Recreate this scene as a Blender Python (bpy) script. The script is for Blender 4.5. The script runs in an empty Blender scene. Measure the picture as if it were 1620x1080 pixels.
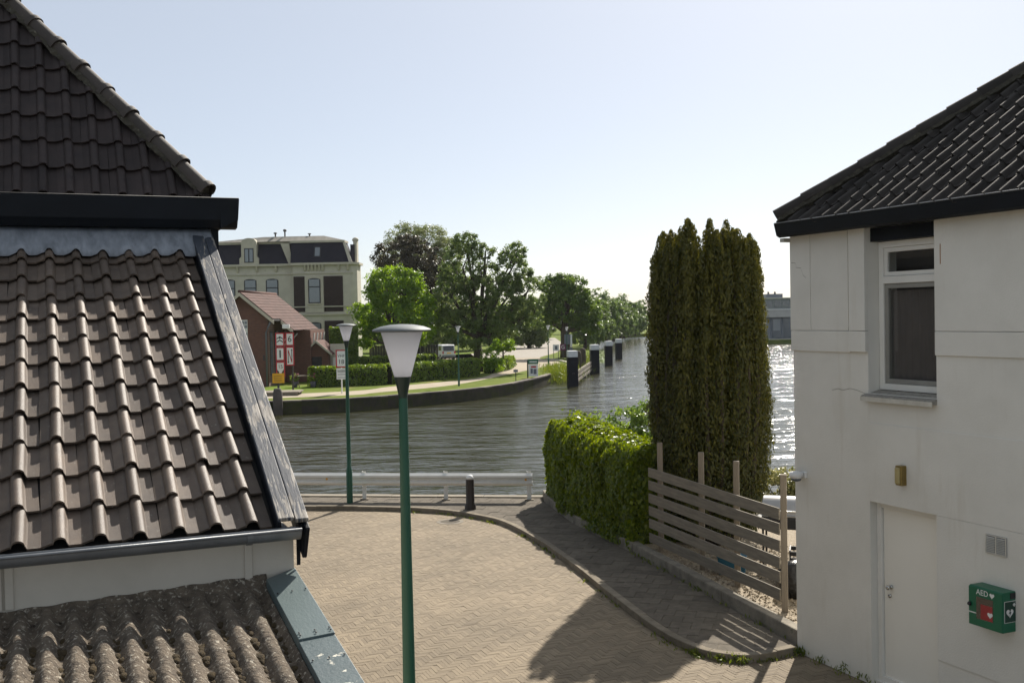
import bpy, bmesh, math, random
import numpy as np
from mathutils import Vector, Matrix, Euler
R = math.radians
rnd = random.Random(7)
rng = np.random.default_rng(11)
sc = bpy.context.scene
col = sc.collection

# ------------------------------------------------------------------ camera, sky, sun, exposure
cam_d = bpy.data.cameras.new('camera'); cam = bpy.data.objects.new('camera', cam_d); col.objects.link(cam)
cam.location = (0, 0, 4.5)
cam.rotation_euler = (R(90) - math.atan(40 / 1700), R(1.1), 0)
cam_d.sensor_width = 36; cam_d.lens = 36 * 1700 / 1620; cam_d.clip_start = .05; cam_d.clip_end = 6000
sc.camera = cam
SUN_AZ, SUN_EL = R(21.7), R(39.5)          # azimuth to the right of +Y
w = bpy.data.worlds.new('World'); sc.world = w; w.use_nodes = True
nt = w.node_tree; nt.nodes.clear()
sky = nt.nodes.new('ShaderNodeTexSky'); sky.sky_type = 'NISHITA'; sky.sun_disc = False
sky.sun_elevation = SUN_EL; sky.sun_rotation = SUN_AZ; sky.altitude = 0
sky.air_density = .65; sky.dust_density = 1.0; sky.ozone_density = 1.3
bg = nt.nodes.new('ShaderNodeBackground'); bg.inputs['Strength'].default_value = .094
wo = nt.nodes.new('ShaderNodeOutputWorld')
hz = nt.nodes.new('ShaderNodeMix'); hz.data_type = 'RGBA'; hz.inputs[0].default_value = .6; hz.inputs[7].default_value = (4.02, 4.2, 4.22, 1)   # even thin overcast veil over the clear sky
nt.links.new(sky.outputs[0], hz.inputs[6]); nt.links.new(hz.outputs[2], bg.inputs[0]); nt.links.new(bg.outputs[0], wo.inputs[0])
sd = bpy.data.lights.new('sun', 'SUN'); sd.energy = 4.8; sd.angle = R(.53); sd.color = (1, .93, .83)
sun = bpy.data.objects.new('sun', sd); col.objects.link(sun)
sv = Vector((math.sin(SUN_AZ) * math.cos(SUN_EL), math.cos(SUN_AZ) * math.cos(SUN_EL), math.sin(SUN_EL)))
sun.rotation_euler = sv.to_track_quat('Z', 'Y').to_euler(); sun.location = (20, 50, 60)
vs = sc.view_settings; vs.view_transform = 'Standard'; vs.look = 'None'; vs.exposure = .75; vs.gamma = 1; vs.use_curve_mapping = False

# ------------------------------------------------------------------ helpers
def tag(o, label=None, cat=None, group=None, kind=None):
    if label: o['label'] = label
    if cat: o['category'] = cat
    if group: o['group'] = group
    if kind: o['kind'] = kind
    return o

def empty(name, loc=(0, 0, 0), rz=0, label=None, cat=None, group=None):
    o = bpy.data.objects.new(name, None); col.objects.link(o)
    o.location = loc; o.rotation_euler = (0, 0, rz); o.empty_display_size = .2
    return tag(o, label, cat, group)

def link(name, me, mat=None, parent=None, smooth=False, loc=None, rot=None):
    o = bpy.data.objects.new(name, me); col.objects.link(o)
    if mat and not me.materials: me.materials.append(mat)
    if parent: o.parent = parent
    if loc is not None: o.location = loc
    if rot is not None: o.rotation_euler = rot
    if smooth and len(me.polygons): me.polygons.foreach_set('use_smooth', [True] * len(me.polygons))
    return o

def copy_tree(o, parent=None):
    c = o.copy(); col.objects.link(c); c.parent = parent
    for ch in list(o.children): copy_tree(ch, c)
    return c

class MB:
    def __init__(s): s.v = []; s.f = []
    def add(s, vs, fs):
        n = len(s.v); s.v += [tuple(p) for p in vs]; s.f += [tuple(i + n for i in f) for f in fs]; return s
    def box(s, x0, x1, y0, y1, z0, z1):
        return s.add([(x0,y0,z0),(x1,y0,z0),(x1,y1,z0),(x0,y1,z0),(x0,y0,z1),(x1,y0,z1),(x1,y1,z1),(x0,y1,z1)],
                     [(0,3,2,1),(4,5,6,7),(0,1,5,4),(1,2,6,5),(2,3,7,6),(3,0,4,7)])
    def prism(s, poly, a, b, axis='y'):
        n = len(poly)
        def P(p, t):
            return {'x': (t, p[0], p[1]), 'y': (p[0], t, p[1]), 'z': (p[0], p[1], t)}[axis]
        return s.add([P(p, a) for p in poly] + [P(p, b) for p in poly],
                     [tuple(range(n))[::-1], tuple(range(n, 2 * n))] + [(i, (i + 1) % n, n + (i + 1) % n, n + i) for i in range(n)])
    def tube(s, pts, rad, n=8, cap=True):
        pts = [Vector(p) for p in pts]; k = len(pts)
        if not hasattr(rad, '__len__'): rad = [rad] * k
        vs = []; fs = []
        for i, p in enumerate(pts):
            d = (pts[min(i + 1, k - 1)] - pts[max(i - 1, 0)]).normalized()
            a = d.cross(Vector((0, 0, 1)) if abs(d.z) < .9 else Vector((1, 0, 0))).normalized(); b = d.cross(a)
            vs += [p + (a * math.cos(2 * math.pi * j / n) + b * math.sin(2 * math.pi * j / n)) * rad[i] for j in range(n)]
        for i in range(k - 1):
            fs += [(i * n + j, i * n + (j + 1) % n, (i + 1) * n + (j + 1) % n, (i + 1) * n + j) for j in range(n)]
        if cap: fs += [tuple(range(n)), tuple(range((k - 1) * n, k * n))[::-1]]
        return s.add(vs, fs)
    def lathe(s, prof, n=24, c=(0, 0, 0)):
        vs = []; fs = []; k = len(prof)
        for r, z in prof:
            vs += [(c[0] + r * math.cos(2 * math.pi * j / n), c[1] + r * math.sin(2 * math.pi * j / n), c[2] + z) for j in range(n)]
        for i in range(k - 1):
            fs += [(i * n + j, i * n + (j + 1) % n, (i + 1) * n + (j + 1) % n, (i + 1) * n + j) for j in range(n)]
        fs += [tuple(range(n))[::-1], tuple(range((k - 1) * n, k * n))]
        return s.add(vs, fs)
    def mesh(s, name):
        me = bpy.data.meshes.new(name); me.from_pydata(s.v, [], s.f)
        bm = bmesh.new(); bm.from_mesh(me); bmesh.ops.recalc_face_normals(bm, faces=bm.faces); bm.to_mesh(me); bm.free()
        return me
    def build(s, name, mat=None, parent=None, smooth=False, bevel=0, loc=None, rot=None, auto=False):
        o = link(name, s.mesh(name), mat, parent, smooth or auto, loc, rot)
        if auto: o.data.set_sharp_from_angle(angle=R(35))
        if bevel:
            m = o.modifiers.new('bevel', 'BEVEL'); m.width = bevel; m.segments = 2; m.limit_method = 'ANGLE'
        return o

def text_mesh(txt, size, ext=.002):
    cu = bpy.data.curves.new('lettering', 'FONT'); cu.body = txt; cu.size = size; cu.extrude = ext
    cu.align_x = 'CENTER'; cu.align_y = 'CENTER'; cu.resolution_u = 3
    o = bpy.data.objects.new('tmp', cu); col.objects.link(o)
    dg = bpy.context.evaluated_depsgraph_get(); dg.update()
    me = bpy.data.meshes.new_from_object(o.evaluated_get(dg)); bpy.data.objects.remove(o); me.name = 'lettering'
    me.materials.clear()
    return me

# ------------------------------------------------------------------ materials
def mk(name):
    m = bpy.data.materials.new(name); m.use_nodes = True; t = m.node_tree; t.nodes.clear()
    out = t.nodes.new('ShaderNodeOutputMaterial'); b = t.nodes.new('ShaderNodeBsdfPrincipled'); t.links.new(b.outputs[0], out.inputs[0])
    return m, t, b, out

def pm(name, c1, c2=None, scale=4, rough=.7, bump=0, bscale=40, rand=0, metal=0, spec=.5, stretch=(1, 1, 1), obj=False,
       spots=None, spot_scale=30, spot_t=.62, spot_soft=.05, detail=6, spot_stretch=None, rscale=None):
    m, t, b, out = mk(name); N = t.nodes.new; L = t.links.new
    b.inputs['Roughness'].default_value = rough; b.inputs['Metallic'].default_value = metal
    b.inputs['Specular IOR Level'].default_value = spec
    if obj: src = N('ShaderNodeTexCoord').outputs['Object']
    else: src = N('ShaderNodeNewGeometry').outputs['Position']
    def mapped(st):
        mp = N('ShaderNodeMapping'); mp.inputs['Scale'].default_value = st; L(src, mp.inputs[0]); return mp.outputs[0]
    def noise(sca, st, det=detail, rg=.6):
        n = N('ShaderNodeTexNoise'); n.inputs['Scale'].default_value = sca; n.inputs['Detail'].default_value = det; n.inputs['Roughness'].default_value = rg
        L(mapped(st), n.inputs['Vector']); return n.outputs[0]
    c2 = c2 or tuple(x * .8 for x in c1)
    cr = N('ShaderNodeValToRGB'); cr.color_ramp.elements[0].position = .3; cr.color_ramp.elements[1].position = .7
    cr.color_ramp.elements[0].color = (*c2, 1); cr.color_ramp.elements[1].color = (*c1, 1)
    L(noise(scale, stretch), cr.inputs[0]); c = cr.outputs[0]
    if spots:
        sr = N('ShaderNodeValToRGB'); sr.color_ramp.elements[0].position = spot_t; sr.color_ramp.elements[1].position = spot_t + spot_soft
        sr.color_ramp.elements[0].color = (0, 0, 0, 1); sr.color_ramp.elements[1].color = (1, 1, 1, 1)
        L(noise(spot_scale, spot_stretch or stretch, 8, .65), sr.inputs[0])
        mx = N('ShaderNodeMix'); mx.data_type = 'RGBA'; L(sr.outputs[0], mx.inputs[0]); L(c, mx.inputs[6]); mx.inputs[7].default_value = (*spots, 1); c = mx.outputs[2]
    if rand:
        oi = N('ShaderNodeObjectInfo'); mr = N('ShaderNodeMapRange'); mr.inputs[3].default_value = 1 - rand; mr.inputs[4].default_value = 1 + rand
        L(oi.outputs['Random'], mr.inputs[0]); hv = N('ShaderNodeHueSaturation'); L(mr.outputs[0], hv.inputs['Value']); L(c, hv.inputs['Color']); c = hv.outputs[0]
    L(c, b.inputs['Base Color'])
    if bump:
        bp = N('ShaderNodeBump'); bp.inputs['Strength'].default_value = min(1, bump); bp.inputs['Distance'].default_value = .01 if bump <= 1 else .01 * bump
        L(noise(bscale, stretch, 4), bp.inputs['Height']); L(bp.outputs[0], b.inputs['Normal'])
    return m

def leafmat(name, c1, c2, trans=.45, rough=.45, spec=.35):
    m, t, b, out = mk(name); N = t.nodes.new; L = t.links.new
    at = N('ShaderNodeAttribute'); at.attribute_name = 'tint'
    cr = N('ShaderNodeValToRGB'); cr.color_ramp.elements[0].color = (*c1, 1); cr.color_ramp.elements[1].color = (*c2, 1); L(at.outputs['Fac'], cr.inputs[0])
    b.inputs['Roughness'].default_value = rough; b.inputs['Specular IOR Level'].default_value = spec; L(cr.outputs[0], b.inputs['Base Color'])
    tr = N('ShaderNodeBsdfTranslucent'); hv = N('ShaderNodeHueSaturation'); hv.inputs['Value'].default_value = 1.5; hv.inputs['Saturation'].default_value = 1.1; hv.inputs['Hue'].default_value = .487
    L(cr.outputs[0], hv.inputs['Color']); L(hv.outputs[0], tr.inputs[0])
    mx = N('ShaderNodeMixShader'); mx.inputs[0].default_value = trans; L(b.outputs[0], mx.inputs[1]); L(tr.outputs[0], mx.inputs[2]); L(mx.outputs[0], out.inputs[0])
    return m

M = {}
M['tile'] = pm('roof tile concrete', (.125, .093, .068), (.080, .060, .046), 9, .52, .35, 220, rand=.26, spots=(.24, .225, .19), spot_scale=30, spot_t=.64)
M['tile_dark'] = pm('dark roof tile', (.044, .033, .031), (.027, .022, .022), 7, .65, spec=.25, bump=.3, bscale=200, rand=.18, spots=(.17, .17, .15), spot_scale=26, spot_t=.73)
M['tile_black'] = pm('anthracite roof tile', (.045, .040, .036), (.028, .025, .023), 6, .8, .3, 180, spec=.25, rand=.22, spots=(.07, .066, .05), spot_scale=14, spot_t=.66)
M['hip'] = pm('hip cap concrete', (.060, .048, .039), (.036, .030, .026), 8, .7, .4, 150, rand=.1, spots=(.15, .14, .09), spot_scale=20, spot_t=.66)
M['mortar'] = pm('mossy mortar', (.065, .058, .042), (.03, .028, .02), 22, .95, 1, 60, spots=(.16, .15, .12), spot_scale=30, spot_t=.62)
M['deck'] = pm('roof underlay', (.02, .019, .018), None, 5, .9)
M['paint_dark'] = pm('blue black paint', (.009, .012, .017), (.007, .009, .012), 3, .55, spec=.15, bump=.2, bscale=30, obj=True, spots=(.11, .10, .085), spot_scale=6, spot_t=.76, spot_soft=.02, spot_stretch=(1, 3, 6))
M['peel'] = None
M['lead'] = pm('weathered lead', (.27, .295, .33), (.13, .145, .165), 14, .6, .6, 40, obj=True, stretch=(1, .4, .4), spots=(.06, .065, .07), spot_scale=18, spot_t=.68, spot_stretch=(1, .25, .25))
M['zinc'] = pm('zinc gutter', (.20, .21, .22), (.14, .15, .16), 8, .42, .15, 60, metal=.35)
M['white_wall'] = pm('cream painted boards', (.52, .48, .41), (.45, .415, .35), 3, .6, .15, 90, obj=True, spots=(.36, .33, .27), spot_scale=7, spot_t=.73)
M['corrug'] = pm('lichen crusted fibre cement', (.19, .152, .11), (.07, .055, .041), 14, .95, 3, 55, spots=(.40, .36, .29), spot_scale=38, spot_t=.57)
M['moss'] = pm('brown moss', (.085, .058, .022), (.04, .028, .014), 40, 1, 2, 120)
M['green_flash'] = pm('grey green coated trim', (.10, .135, .135), (.075, .105, .108), 4, .42, .2, 60, obj=True, stretch=(1, .5, 1), spots=(.17, .22, .20), spot_scale=5, spot_t=.66, spot_soft=.12)
M['green_peel'] = pm('peeling green trim', (.075, .105, .11), (.06, .085, .09), 4, .45, .3, 40, obj=True, spots=(.60, .57, .48), spot_scale=3.2, spot_t=.645, spot_soft=.015)
M['render'] = pm('painted render', (.70, .685, .63), (.63, .615, .56), 1.6, .75, .35, 55, spots=(.55, .515, .44), spot_scale=2.2, spot_t=.57, spot_soft=.3, spot_stretch=(2.2, 2.2, .28))
M['render_trim'] = pm('painted sill', (.58, .56, .50), (.44, .42, .36), 9, .75, .4, 60)
M['crack'] = pm('crack', (.10, .085, .06), None, 5, .9)
M['sillstone'] = pm('lichen stone sill', (.34, .32, .28), (.20, .19, .165), 20, .9, .8, 60, spots=(.25, .22, .08), spot_scale=25, spot_t=.66)
M['white_paint'] = pm('white gloss paint', (.74, .73, .69), (.68, .67, .62), 3, .35, .05, 40)
M['grey_paint'] = pm('grey sash paint', (.28, .275, .25), None, 3, .4)
M['door'] = pm('cream door', (.80, .78, .71), (.77, .75, .68), 2, .45, .06, 30)
M['rust'] = pm('rust', (.33, .15, .05), None, 5, .9)
M['steel'] = pm('steel', (.55, .55, .53), None, 3, .25, metal=1)
M['black'] = pm('black plastic', (.014, .014, .016), None, 4, .45)
M['black_bag'] = pm('black plastic sack', (.012, .012, .013), None, 4, .3, 2, 12)
M['green_lamp'] = pm('green lamp post enamel', (.012, .085, .052), (.010, .07, .043), 2, .4, .06, 60)
M['dark_green'] = pm('dark green cast collar', (.012, .030, .022), None, 2, .32)
M['cap'] = pm('grey lamp cap', (.14, .158, .168), (.105, .12, .13), 5, .6, spec=.25, bump=.05, bscale=40)
M['galv'] = pm('galvanised steel', (.78, .77, .73), (.68, .67, .63), 6, .45, .1, 60, spots=(.42, .40, .36), spot_scale=3, spot_t=.7, spot_soft=.1)
M['bollard'] = pm('dark brown bollard paint', (.030, .022, .018), None, 5, .5)
M['white'] = pm('white paint', (.78, .78, .76), None, 3, .5)
M['red'] = pm('signal red', (.48, .02, .03), None, 3, .45)
M['black_paint'] = pm('black paint', (.012, .012, .014), None, 3, .5)
M['yellow'] = pm('yellow orange', (.85, .42, .01), None, 3, .5)
M['kerb'] = pm('concrete kerb', (.25, .215, .165), (.15, .13, .10), 5, .95, spec=.15, bump=.6, bscale=60, rand=.1)
M['conc'] = pm('old concrete wall', (.27, .24, .19), (.13, .115, .09), 4, .95, 1, 40, spots=(.06, .07, .03), spot_scale=4, spot_t=.62, spot_soft=.1)
M['slab'] = pm('concrete paving slab', (.150, .130, .104), (.10, .088, .071), 8, .95, .4, 80, rand=.16, spec=.15)
M['joint'] = pm('sandy joint', (.19, .16, .115), (.14, .12, .085), 20, 1, .5, 60)
M['gravel'] = pm('shell gravel', (.48, .40, .29), (.22, .18, .125), 26, .95, 3, 60, spots=(.6, .54, .44), spot_scale=45, spot_t=.58)
M['soil'] = pm('soil', (.07, .055, .035), (.04, .03, .02), 12, 1, 1, 40)
M['wood'] = pm('weathered timber', (.235, .205, .158), (.15, .132, .104), 6, .85, .6, 40, rand=.16, obj=True, stretch=(.5, 5, 5))
M['postwood'] = pm('weathered post', (.225, .19, .145), (.15, .126, .097), 6, .85, .6, 40, rand=.12, obj=True, stretch=(5, 5, .5))
M['quay'] = pm('dark quay concrete', (.125, .10, .085), (.055, .047, .042), 1.1, .9, .8, 12, spots=(.045, .05, .035), spot_scale=1.6, spot_t=.6, spot_soft=.1, spot_stretch=(1, 1, .35))
M['coping'] = pm('quay coping', (.24, .21, .16), (.15, .13, .10), 1.5, .9, .5, 14)
M['grass'] = pm('mown grass', (.135, .165, .030), (.085, .12, .020), .9, .95, 2.5, 6, spec=.05, spots=(.19, .16, .06), spot_scale=.45, spot_t=.56, spot_soft=.16)
M['lawn'] = pm('green lawn', (.14, .20, .028), (.10, .155, .022), 1.2, .95, 2, 8, spec=.05)
M['path'] = pm('gravel path', (.40, .345, .265), (.32, .275, .21), 1.2, .95, .5, 12, spec=.1)
M['asphalt_far'] = pm('pale road', (.30, .27, .23), (.24, .22, .18), .8, .95, .3, 6)
M['bark'] = pm('bark', (.085, .065, .045), (.045, .035, .025), 5, .95, 2, 14, stretch=(3, 3, .6))
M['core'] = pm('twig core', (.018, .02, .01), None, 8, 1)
M['pile'] = pm('black pile paint', (.010, .012, .018), (.007, .008, .011), 2, .6, .2, 20, spec=.15)
M['pile_top'] = pm('white pile top', (.66, .68, .70), (.55, .57, .58), 3, .6)
M['rubber'] = pm('tyre rubber', (.015, .015, .015), None, 5, .8)
M['car_silver'] = pm('silver car paint', (.62, .63, .64), None, 2, .3, spec=.6)
M['car_black'] = pm('black car paint', (.014, .016, .02), None, 2, .2, spec=.6)
M['slate'] = pm('dark slate', (.026, .024, .034), (.019, .018, .026), 2.2, .7, .4, 9, spec=.2, spots=(.07, .035, .03), spot_scale=.5, spot_t=.6, spot_soft=.15)
M['cream'] = pm('cream stone', (.56, .525, .43), (.46, .43, .35), 1.1, .8, .2, 6, spots=(.24, .22, .17), spot_scale=.8, spot_t=.64, spot_soft=.15, spot_stretch=(1, 1, .4))
M['cream_trim'] = pm('stone trim', (.52, .48, .38), (.43, .40, .32), 2, .75)
M['flat_roof'] = pm('bitumen and lead flat roof', (.25, .235, .20), (.17, .16, .135), .7, .9, stretch=(3, .4, 1))
M['iron'] = pm('brown iron bracket', (.05, .045, .04), None, 3, .5)
M['stucco_far'] = pm('pale rendered wall', (.50, .49, .46), None, 1, .8)
M['conc_far'] = pm('far concrete facade', (.15, .168, .195), (.12, .135, .16), .3, .7)
M['brass'] = pm('brass lamp', (.30, .22, .07), (.2, .14, .045), 10, .35, metal=.6)
M['lens_old'] = pm('yellowed lens', (.42, .35, .16), (.33, .26, .11), 10, .35)
M['aed'] = pm('green cabinet', (.005, .125, .062), (.004, .105, .052), 2, .42, .08, 50)
M['aed_dark'] = pm('dark green print', (.005, .045, .03), None, 2, .45)
M['aed_red'] = pm('red case', (.33, .035, .035), None, 2, .5)
M['silver'] = pm('silver hood', (.36, .36, .36), (.30, .30, .30), 2, .28, metal=.5)
M['blue'] = pm('blue plastic', (.02, .12, .20), None, 3, .5)
M['soffit'] = pm('pale soffit wood', (.46, .45, .40), None, 3, .6)
M['red_flower'] = pm('pink flowers', (.42, .10, .16), None, 20, .8)
M['terracotta'] = pm('plant pot', (.10, .10, .12), None, 4, .8)
M['leaf_maple'] = leafmat('bright leaf', (0.0908, 0.1837, 0.0189), (0.2476, 0.3675, 0.0394), .5)
M['leaf_dark'] = leafmat('mid leaf', (0.0756, 0.1294, 0.0347), (0.1963, 0.2561, 0.0751), .38)
M['leaf_chest'] = leafmat('chestnut leaf', (0.0525, 0.1050, 0.0193), (0.1531, 0.2310, 0.0347), .38)
M['leaf_far'] = leafmat('far leaf', (0.0656, 0.1218, 0.0294), (0.1641, 0.2310, 0.0546), .38)
M['leaf_grey'] = leafmat('grey green leaf', (0.1155, 0.1444, 0.0578), (0.2407, 0.2791, 0.1155), .4)
M['leaf_copper'] = leafmat('copper leaf', (.032, .030, .017), (.068, .060, .033), .3)
M['leaf_hedge'] = leafmat('hedge leaf', (0.0736, 0.1348, 0.0210), (0.2100, 0.2888, 0.0385), .4)
M['leaf_ivy'] = leafmat('ivy leaf', (.070, .118, .012), (.20, .25, .020), .5, .38, .5)
M['leaf_laurel'] = leafmat('laurel leaf', (0.0788, 0.1488, 0.0245), (0.2275, 0.3150, 0.0613), .45, .3, .5)
M['leaf_yew'] = leafmat('yew sprig', (.036, .046, .009), (.135, .127, .018), .3, .5, .35)
M['leaf_varieg'] = leafmat('variegated leaf', (0.1080, 0.1320, 0.0360), (0.3840, 0.3600, 0.1680), .4, .4, .4)
M['grass_blade'] = leafmat('grass blade', (0.0600, 0.1000, 0.0120), (0.1700, 0.2000, 0.0300), .45)

# special materials -------------------------------------------------
def glass_mat(name, tint, rough=.03):
    m, t, b, out = mk(name); b.inputs['Base Color'].default_value = (*tint, 1); b.inputs['Roughness'].default_value = rough
    b.inputs['Specular IOR Level'].default_value = .9; b.inputs['IOR'].default_value = 1.52; return m
M['glass'] = glass_mat('dark window glass', (.022, .020, .022))
M['glass_car'] = glass_mat('car glass', (.012, .014, .018))
def clear_glass(name):
    m, t, b, out = mk(name); N = t.nodes.new; L = t.links.new
    g = N('ShaderNodeBsdfGlossy'); g.inputs['Roughness'].default_value = .02; tr = N('ShaderNodeBsdfTransparent'); tr.inputs[0].default_value = (.86, .87, .86, 1)
    lw_ = N('ShaderNodeLayerWeight'); lw_.inputs[0].default_value = .5; pw = N('ShaderNodeMath'); pw.operation = 'POWER'; pw.inputs[1].default_value = 4; L(lw_.outputs['Facing'], pw.inputs[0]); fr = N('ShaderNodeMapRange'); fr.inputs[3].default_value = .05; fr.inputs[4].default_value = .9; L(pw.outputs[0], fr.inputs[0]); mx = N('ShaderNodeMixShader')
    L(fr.outputs[0], mx.inputs[0]); L(tr.outputs[0], mx.inputs[1]); L(g.outputs[0], mx.inputs[2]); L(mx.outputs[0], out.inputs[0]); return m
M['clear'] = clear_glass('clear pane')
M['glass_far'] = glass_mat('far window with net curtain', (.16, .18, .20), .12)
M['glass_dark'] = glass_mat('dark office glass', (.05, .065, .085), .08)
def lampglass():
    m, t, b, out = mk('opal lamp diffuser'); N = t.nodes.new; L = t.links.new
    b.inputs['Base Color'].default_value = (.80, .81, .84, 1); b.inputs['Roughness'].default_value = .25
    tr = N('ShaderNodeBsdfTranslucent'); tr.inputs[0].default_value = (.95, .95, .97, 1); mx = N('ShaderNodeMixShader'); mx.inputs[0].default_value = .82
    L(b.outputs[0], mx.inputs[1]); L(tr.outputs[0], mx.inputs[2]); L(mx.outputs[0], out.inputs[0]); return m
M['opal'] = lampglass()
def water():
    m, t, b, out = mk('canal water'); N = t.nodes.new; L = t.links.new
    b.inputs['Base Color'].default_value = (.032, .032, .014, 1); b.inputs['Roughness'].default_value = .13; b.inputs['IOR'].default_value = 1.40
    g = N('ShaderNodeNewGeometry')
    def nz(sc_, st, det, rz):
        mp = N('ShaderNodeMapping'); mp.inputs['Scale'].default_value = st; mp.inputs['Rotation'].default_value = (0, 0, R(rz)); L(g.outputs['Position'], mp.inputs[0])
        n = N('ShaderNodeTexNoise'); n.inputs['Scale'].default_value = sc_; n.inputs['Detail'].default_value = det; n.inputs['Roughness'].default_value = .55; n.inputs['Distortion'].default_value = .4
        L(mp.outputs[0], n.inputs['Vector']); return n.outputs[0]
    a = nz(1.25, (.38, 1, 1), 4, -7); c = nz(.42, (.42, 1, 1), 3, 8); d = nz(.05, (.6, 1, 1), 2, 0)
    bp = N('ShaderNodeBump'); bp.inputs['Strength'].default_value = 1; bp.inputs['Distance'].default_value = .22
    bp2 = N('ShaderNodeBump'); bp2.inputs['Strength'].default_value = 1; bp2.inputs['Distance'].default_value = .50
    mu = N('ShaderNodeMath'); mu.operation = 'MULTIPLY'; mr = N('ShaderNodeMapRange'); mr.inputs[1].default_value = .35; mr.inputs[2].default_value = .65; mr.inputs[3].default_value = .45; mr.inputs[4].default_value = 1.25
    L(d, mr.inputs[0]); L(a, mu.inputs[0]); L(mr.outputs[0], mu.inputs[1])
    L(mu.outputs[0], bp.inputs['Height']); L(c, bp2.inputs['Height']); L(bp.outputs[0], bp2.inputs['Normal']); L(bp2.outputs[0], b.inputs['Normal'])
    return m
M['water'] = water()
def peelmat():
    m, t, b, out = mk('peeling grey paint on wood'); N = t.nodes.new; L = t.links.new; b.inputs['Roughness'].default_value = .65
    tc = N('ShaderNodeTexCoord').outputs['Object']
    def nz(sc_, st, det, rg=.6):
        mp = N('ShaderNodeMapping'); mp.inputs['Scale'].default_value = st; L(tc, mp.inputs[0]); n = N('ShaderNodeTexNoise'); n.inputs['Scale'].default_value = sc_; n.inputs['Detail'].default_value = det; n.inputs['Roughness'].default_value = rg; n.inputs['Distortion'].default_value = .6
        L(mp.outputs[0], n.inputs['Vector']); return n.outputs[0]
    def ma(op, a, b_):
        q = N('ShaderNodeMath'); q.operation = op
        for k, x in enumerate((a, b_)):
            if isinstance(x, (int, float)): q.inputs[k].default_value = x
            else: L(x, q.inputs[k])
        return q.outputs[0]
    fine = nz(46, (1, .10, .10), 5, .7); patch = nz(5, (1, .35, .35), 3)
    v = ma('ADD', fine, ma('MULTIPLY', ma('SUBTRACT', patch, .5), .8))
    r1 = N('ShaderNodeValToRGB'); e = r1.color_ramp.elements; e[0].position = .545; e[1].position = .575; e[0].color = (0, 0, 0, 1); e[1].color = (1, 1, 1, 1); L(v, r1.inputs[0])
    wood = N('ShaderNodeValToRGB'); w_ = wood.color_ramp.elements; w_[0].color = (.10, .088, .075, 1); w_[1].color = (.38, .345, .295, 1); w_[0].position = .35; w_[1].position = .62; L(nz(90, (1, .06, .06), 4), wood.inputs[0])
    mx_ = N('ShaderNodeMix'); mx_.data_type = 'RGBA'; L(r1.outputs[0], mx_.inputs[0]); mx_.inputs[6].default_value = (.038, .046, .060, 1); L(wood.outputs[0], mx_.inputs[7]); L(mx_.outputs[2], b.inputs['Base Color'])
    bp = N('ShaderNodeBump'); bp.inputs['Distance'].default_value = .004; bp.invert = True; L(v, bp.inputs['Height']); L(bp.outputs[0], b.inputs['Normal'])
    return m
M['peel'] = peelmat()
def brickmat(name, c1, c2, mortar, bw, bh, rot=None, msize=.008):
    m, t, b, out = mk(name); N = t.nodes.new; L = t.links.new; b.inputs['Roughness'].default_value = .9
    tc = N('ShaderNodeTexCoord'); mp = N('ShaderNodeMapping'); mp.inputs['Rotation'].default_value = rot or (R(90), 0, 0); L(tc.outputs['Object'], mp.inputs[0])
    br = N('ShaderNodeTexBrick'); br.inputs['Scale'].default_value = 1; br.inputs['Brick Width'].default_value = bw; br.inputs['Row Height'].default_value = bh
    br.inputs['Mortar Size'].default_value = msize; br.inputs['Color1'].default_value = (*c1, 1); br.inputs['Color2'].default_value = (*c2, 1); br.inputs['Mortar'].default_value = (*mortar, 1)
    L(mp.outputs[0], br.inputs['Vector']); L(br.outputs[0], b.inputs['Base Color'])
    bp = N('ShaderNodeBump'); bp.inputs['Distance'].default_value = .01; bp.invert = True; L(br.outputs['Fac'], bp.inputs['Height']); L(bp.outputs[0], b.inputs['Normal'])
    return m
M['brick'] = brickmat('red brown brickwork', (.17, .068, .045), (.115, .048, .034), (.19, .14, .11), .22, .07)
M['brick_dark'] = brickmat('dark brown brickwork', (.038, .022, .020), (.028, .017, .016), (.05, .035, .03), .22, .07)
M['roof_red'] = pm('red brown pantiles', (.105, .052, .041), (.062, .032, .027), 3, .85, spec=.2, bump=.4, bscale=8, rand=.22)
M['far_ground'] = brickmat('brick paving', (.21, .17, .115), (.17, .14, .095), (.11, .09, .065), .21, .0525, (0, 0, R(45)))
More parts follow.
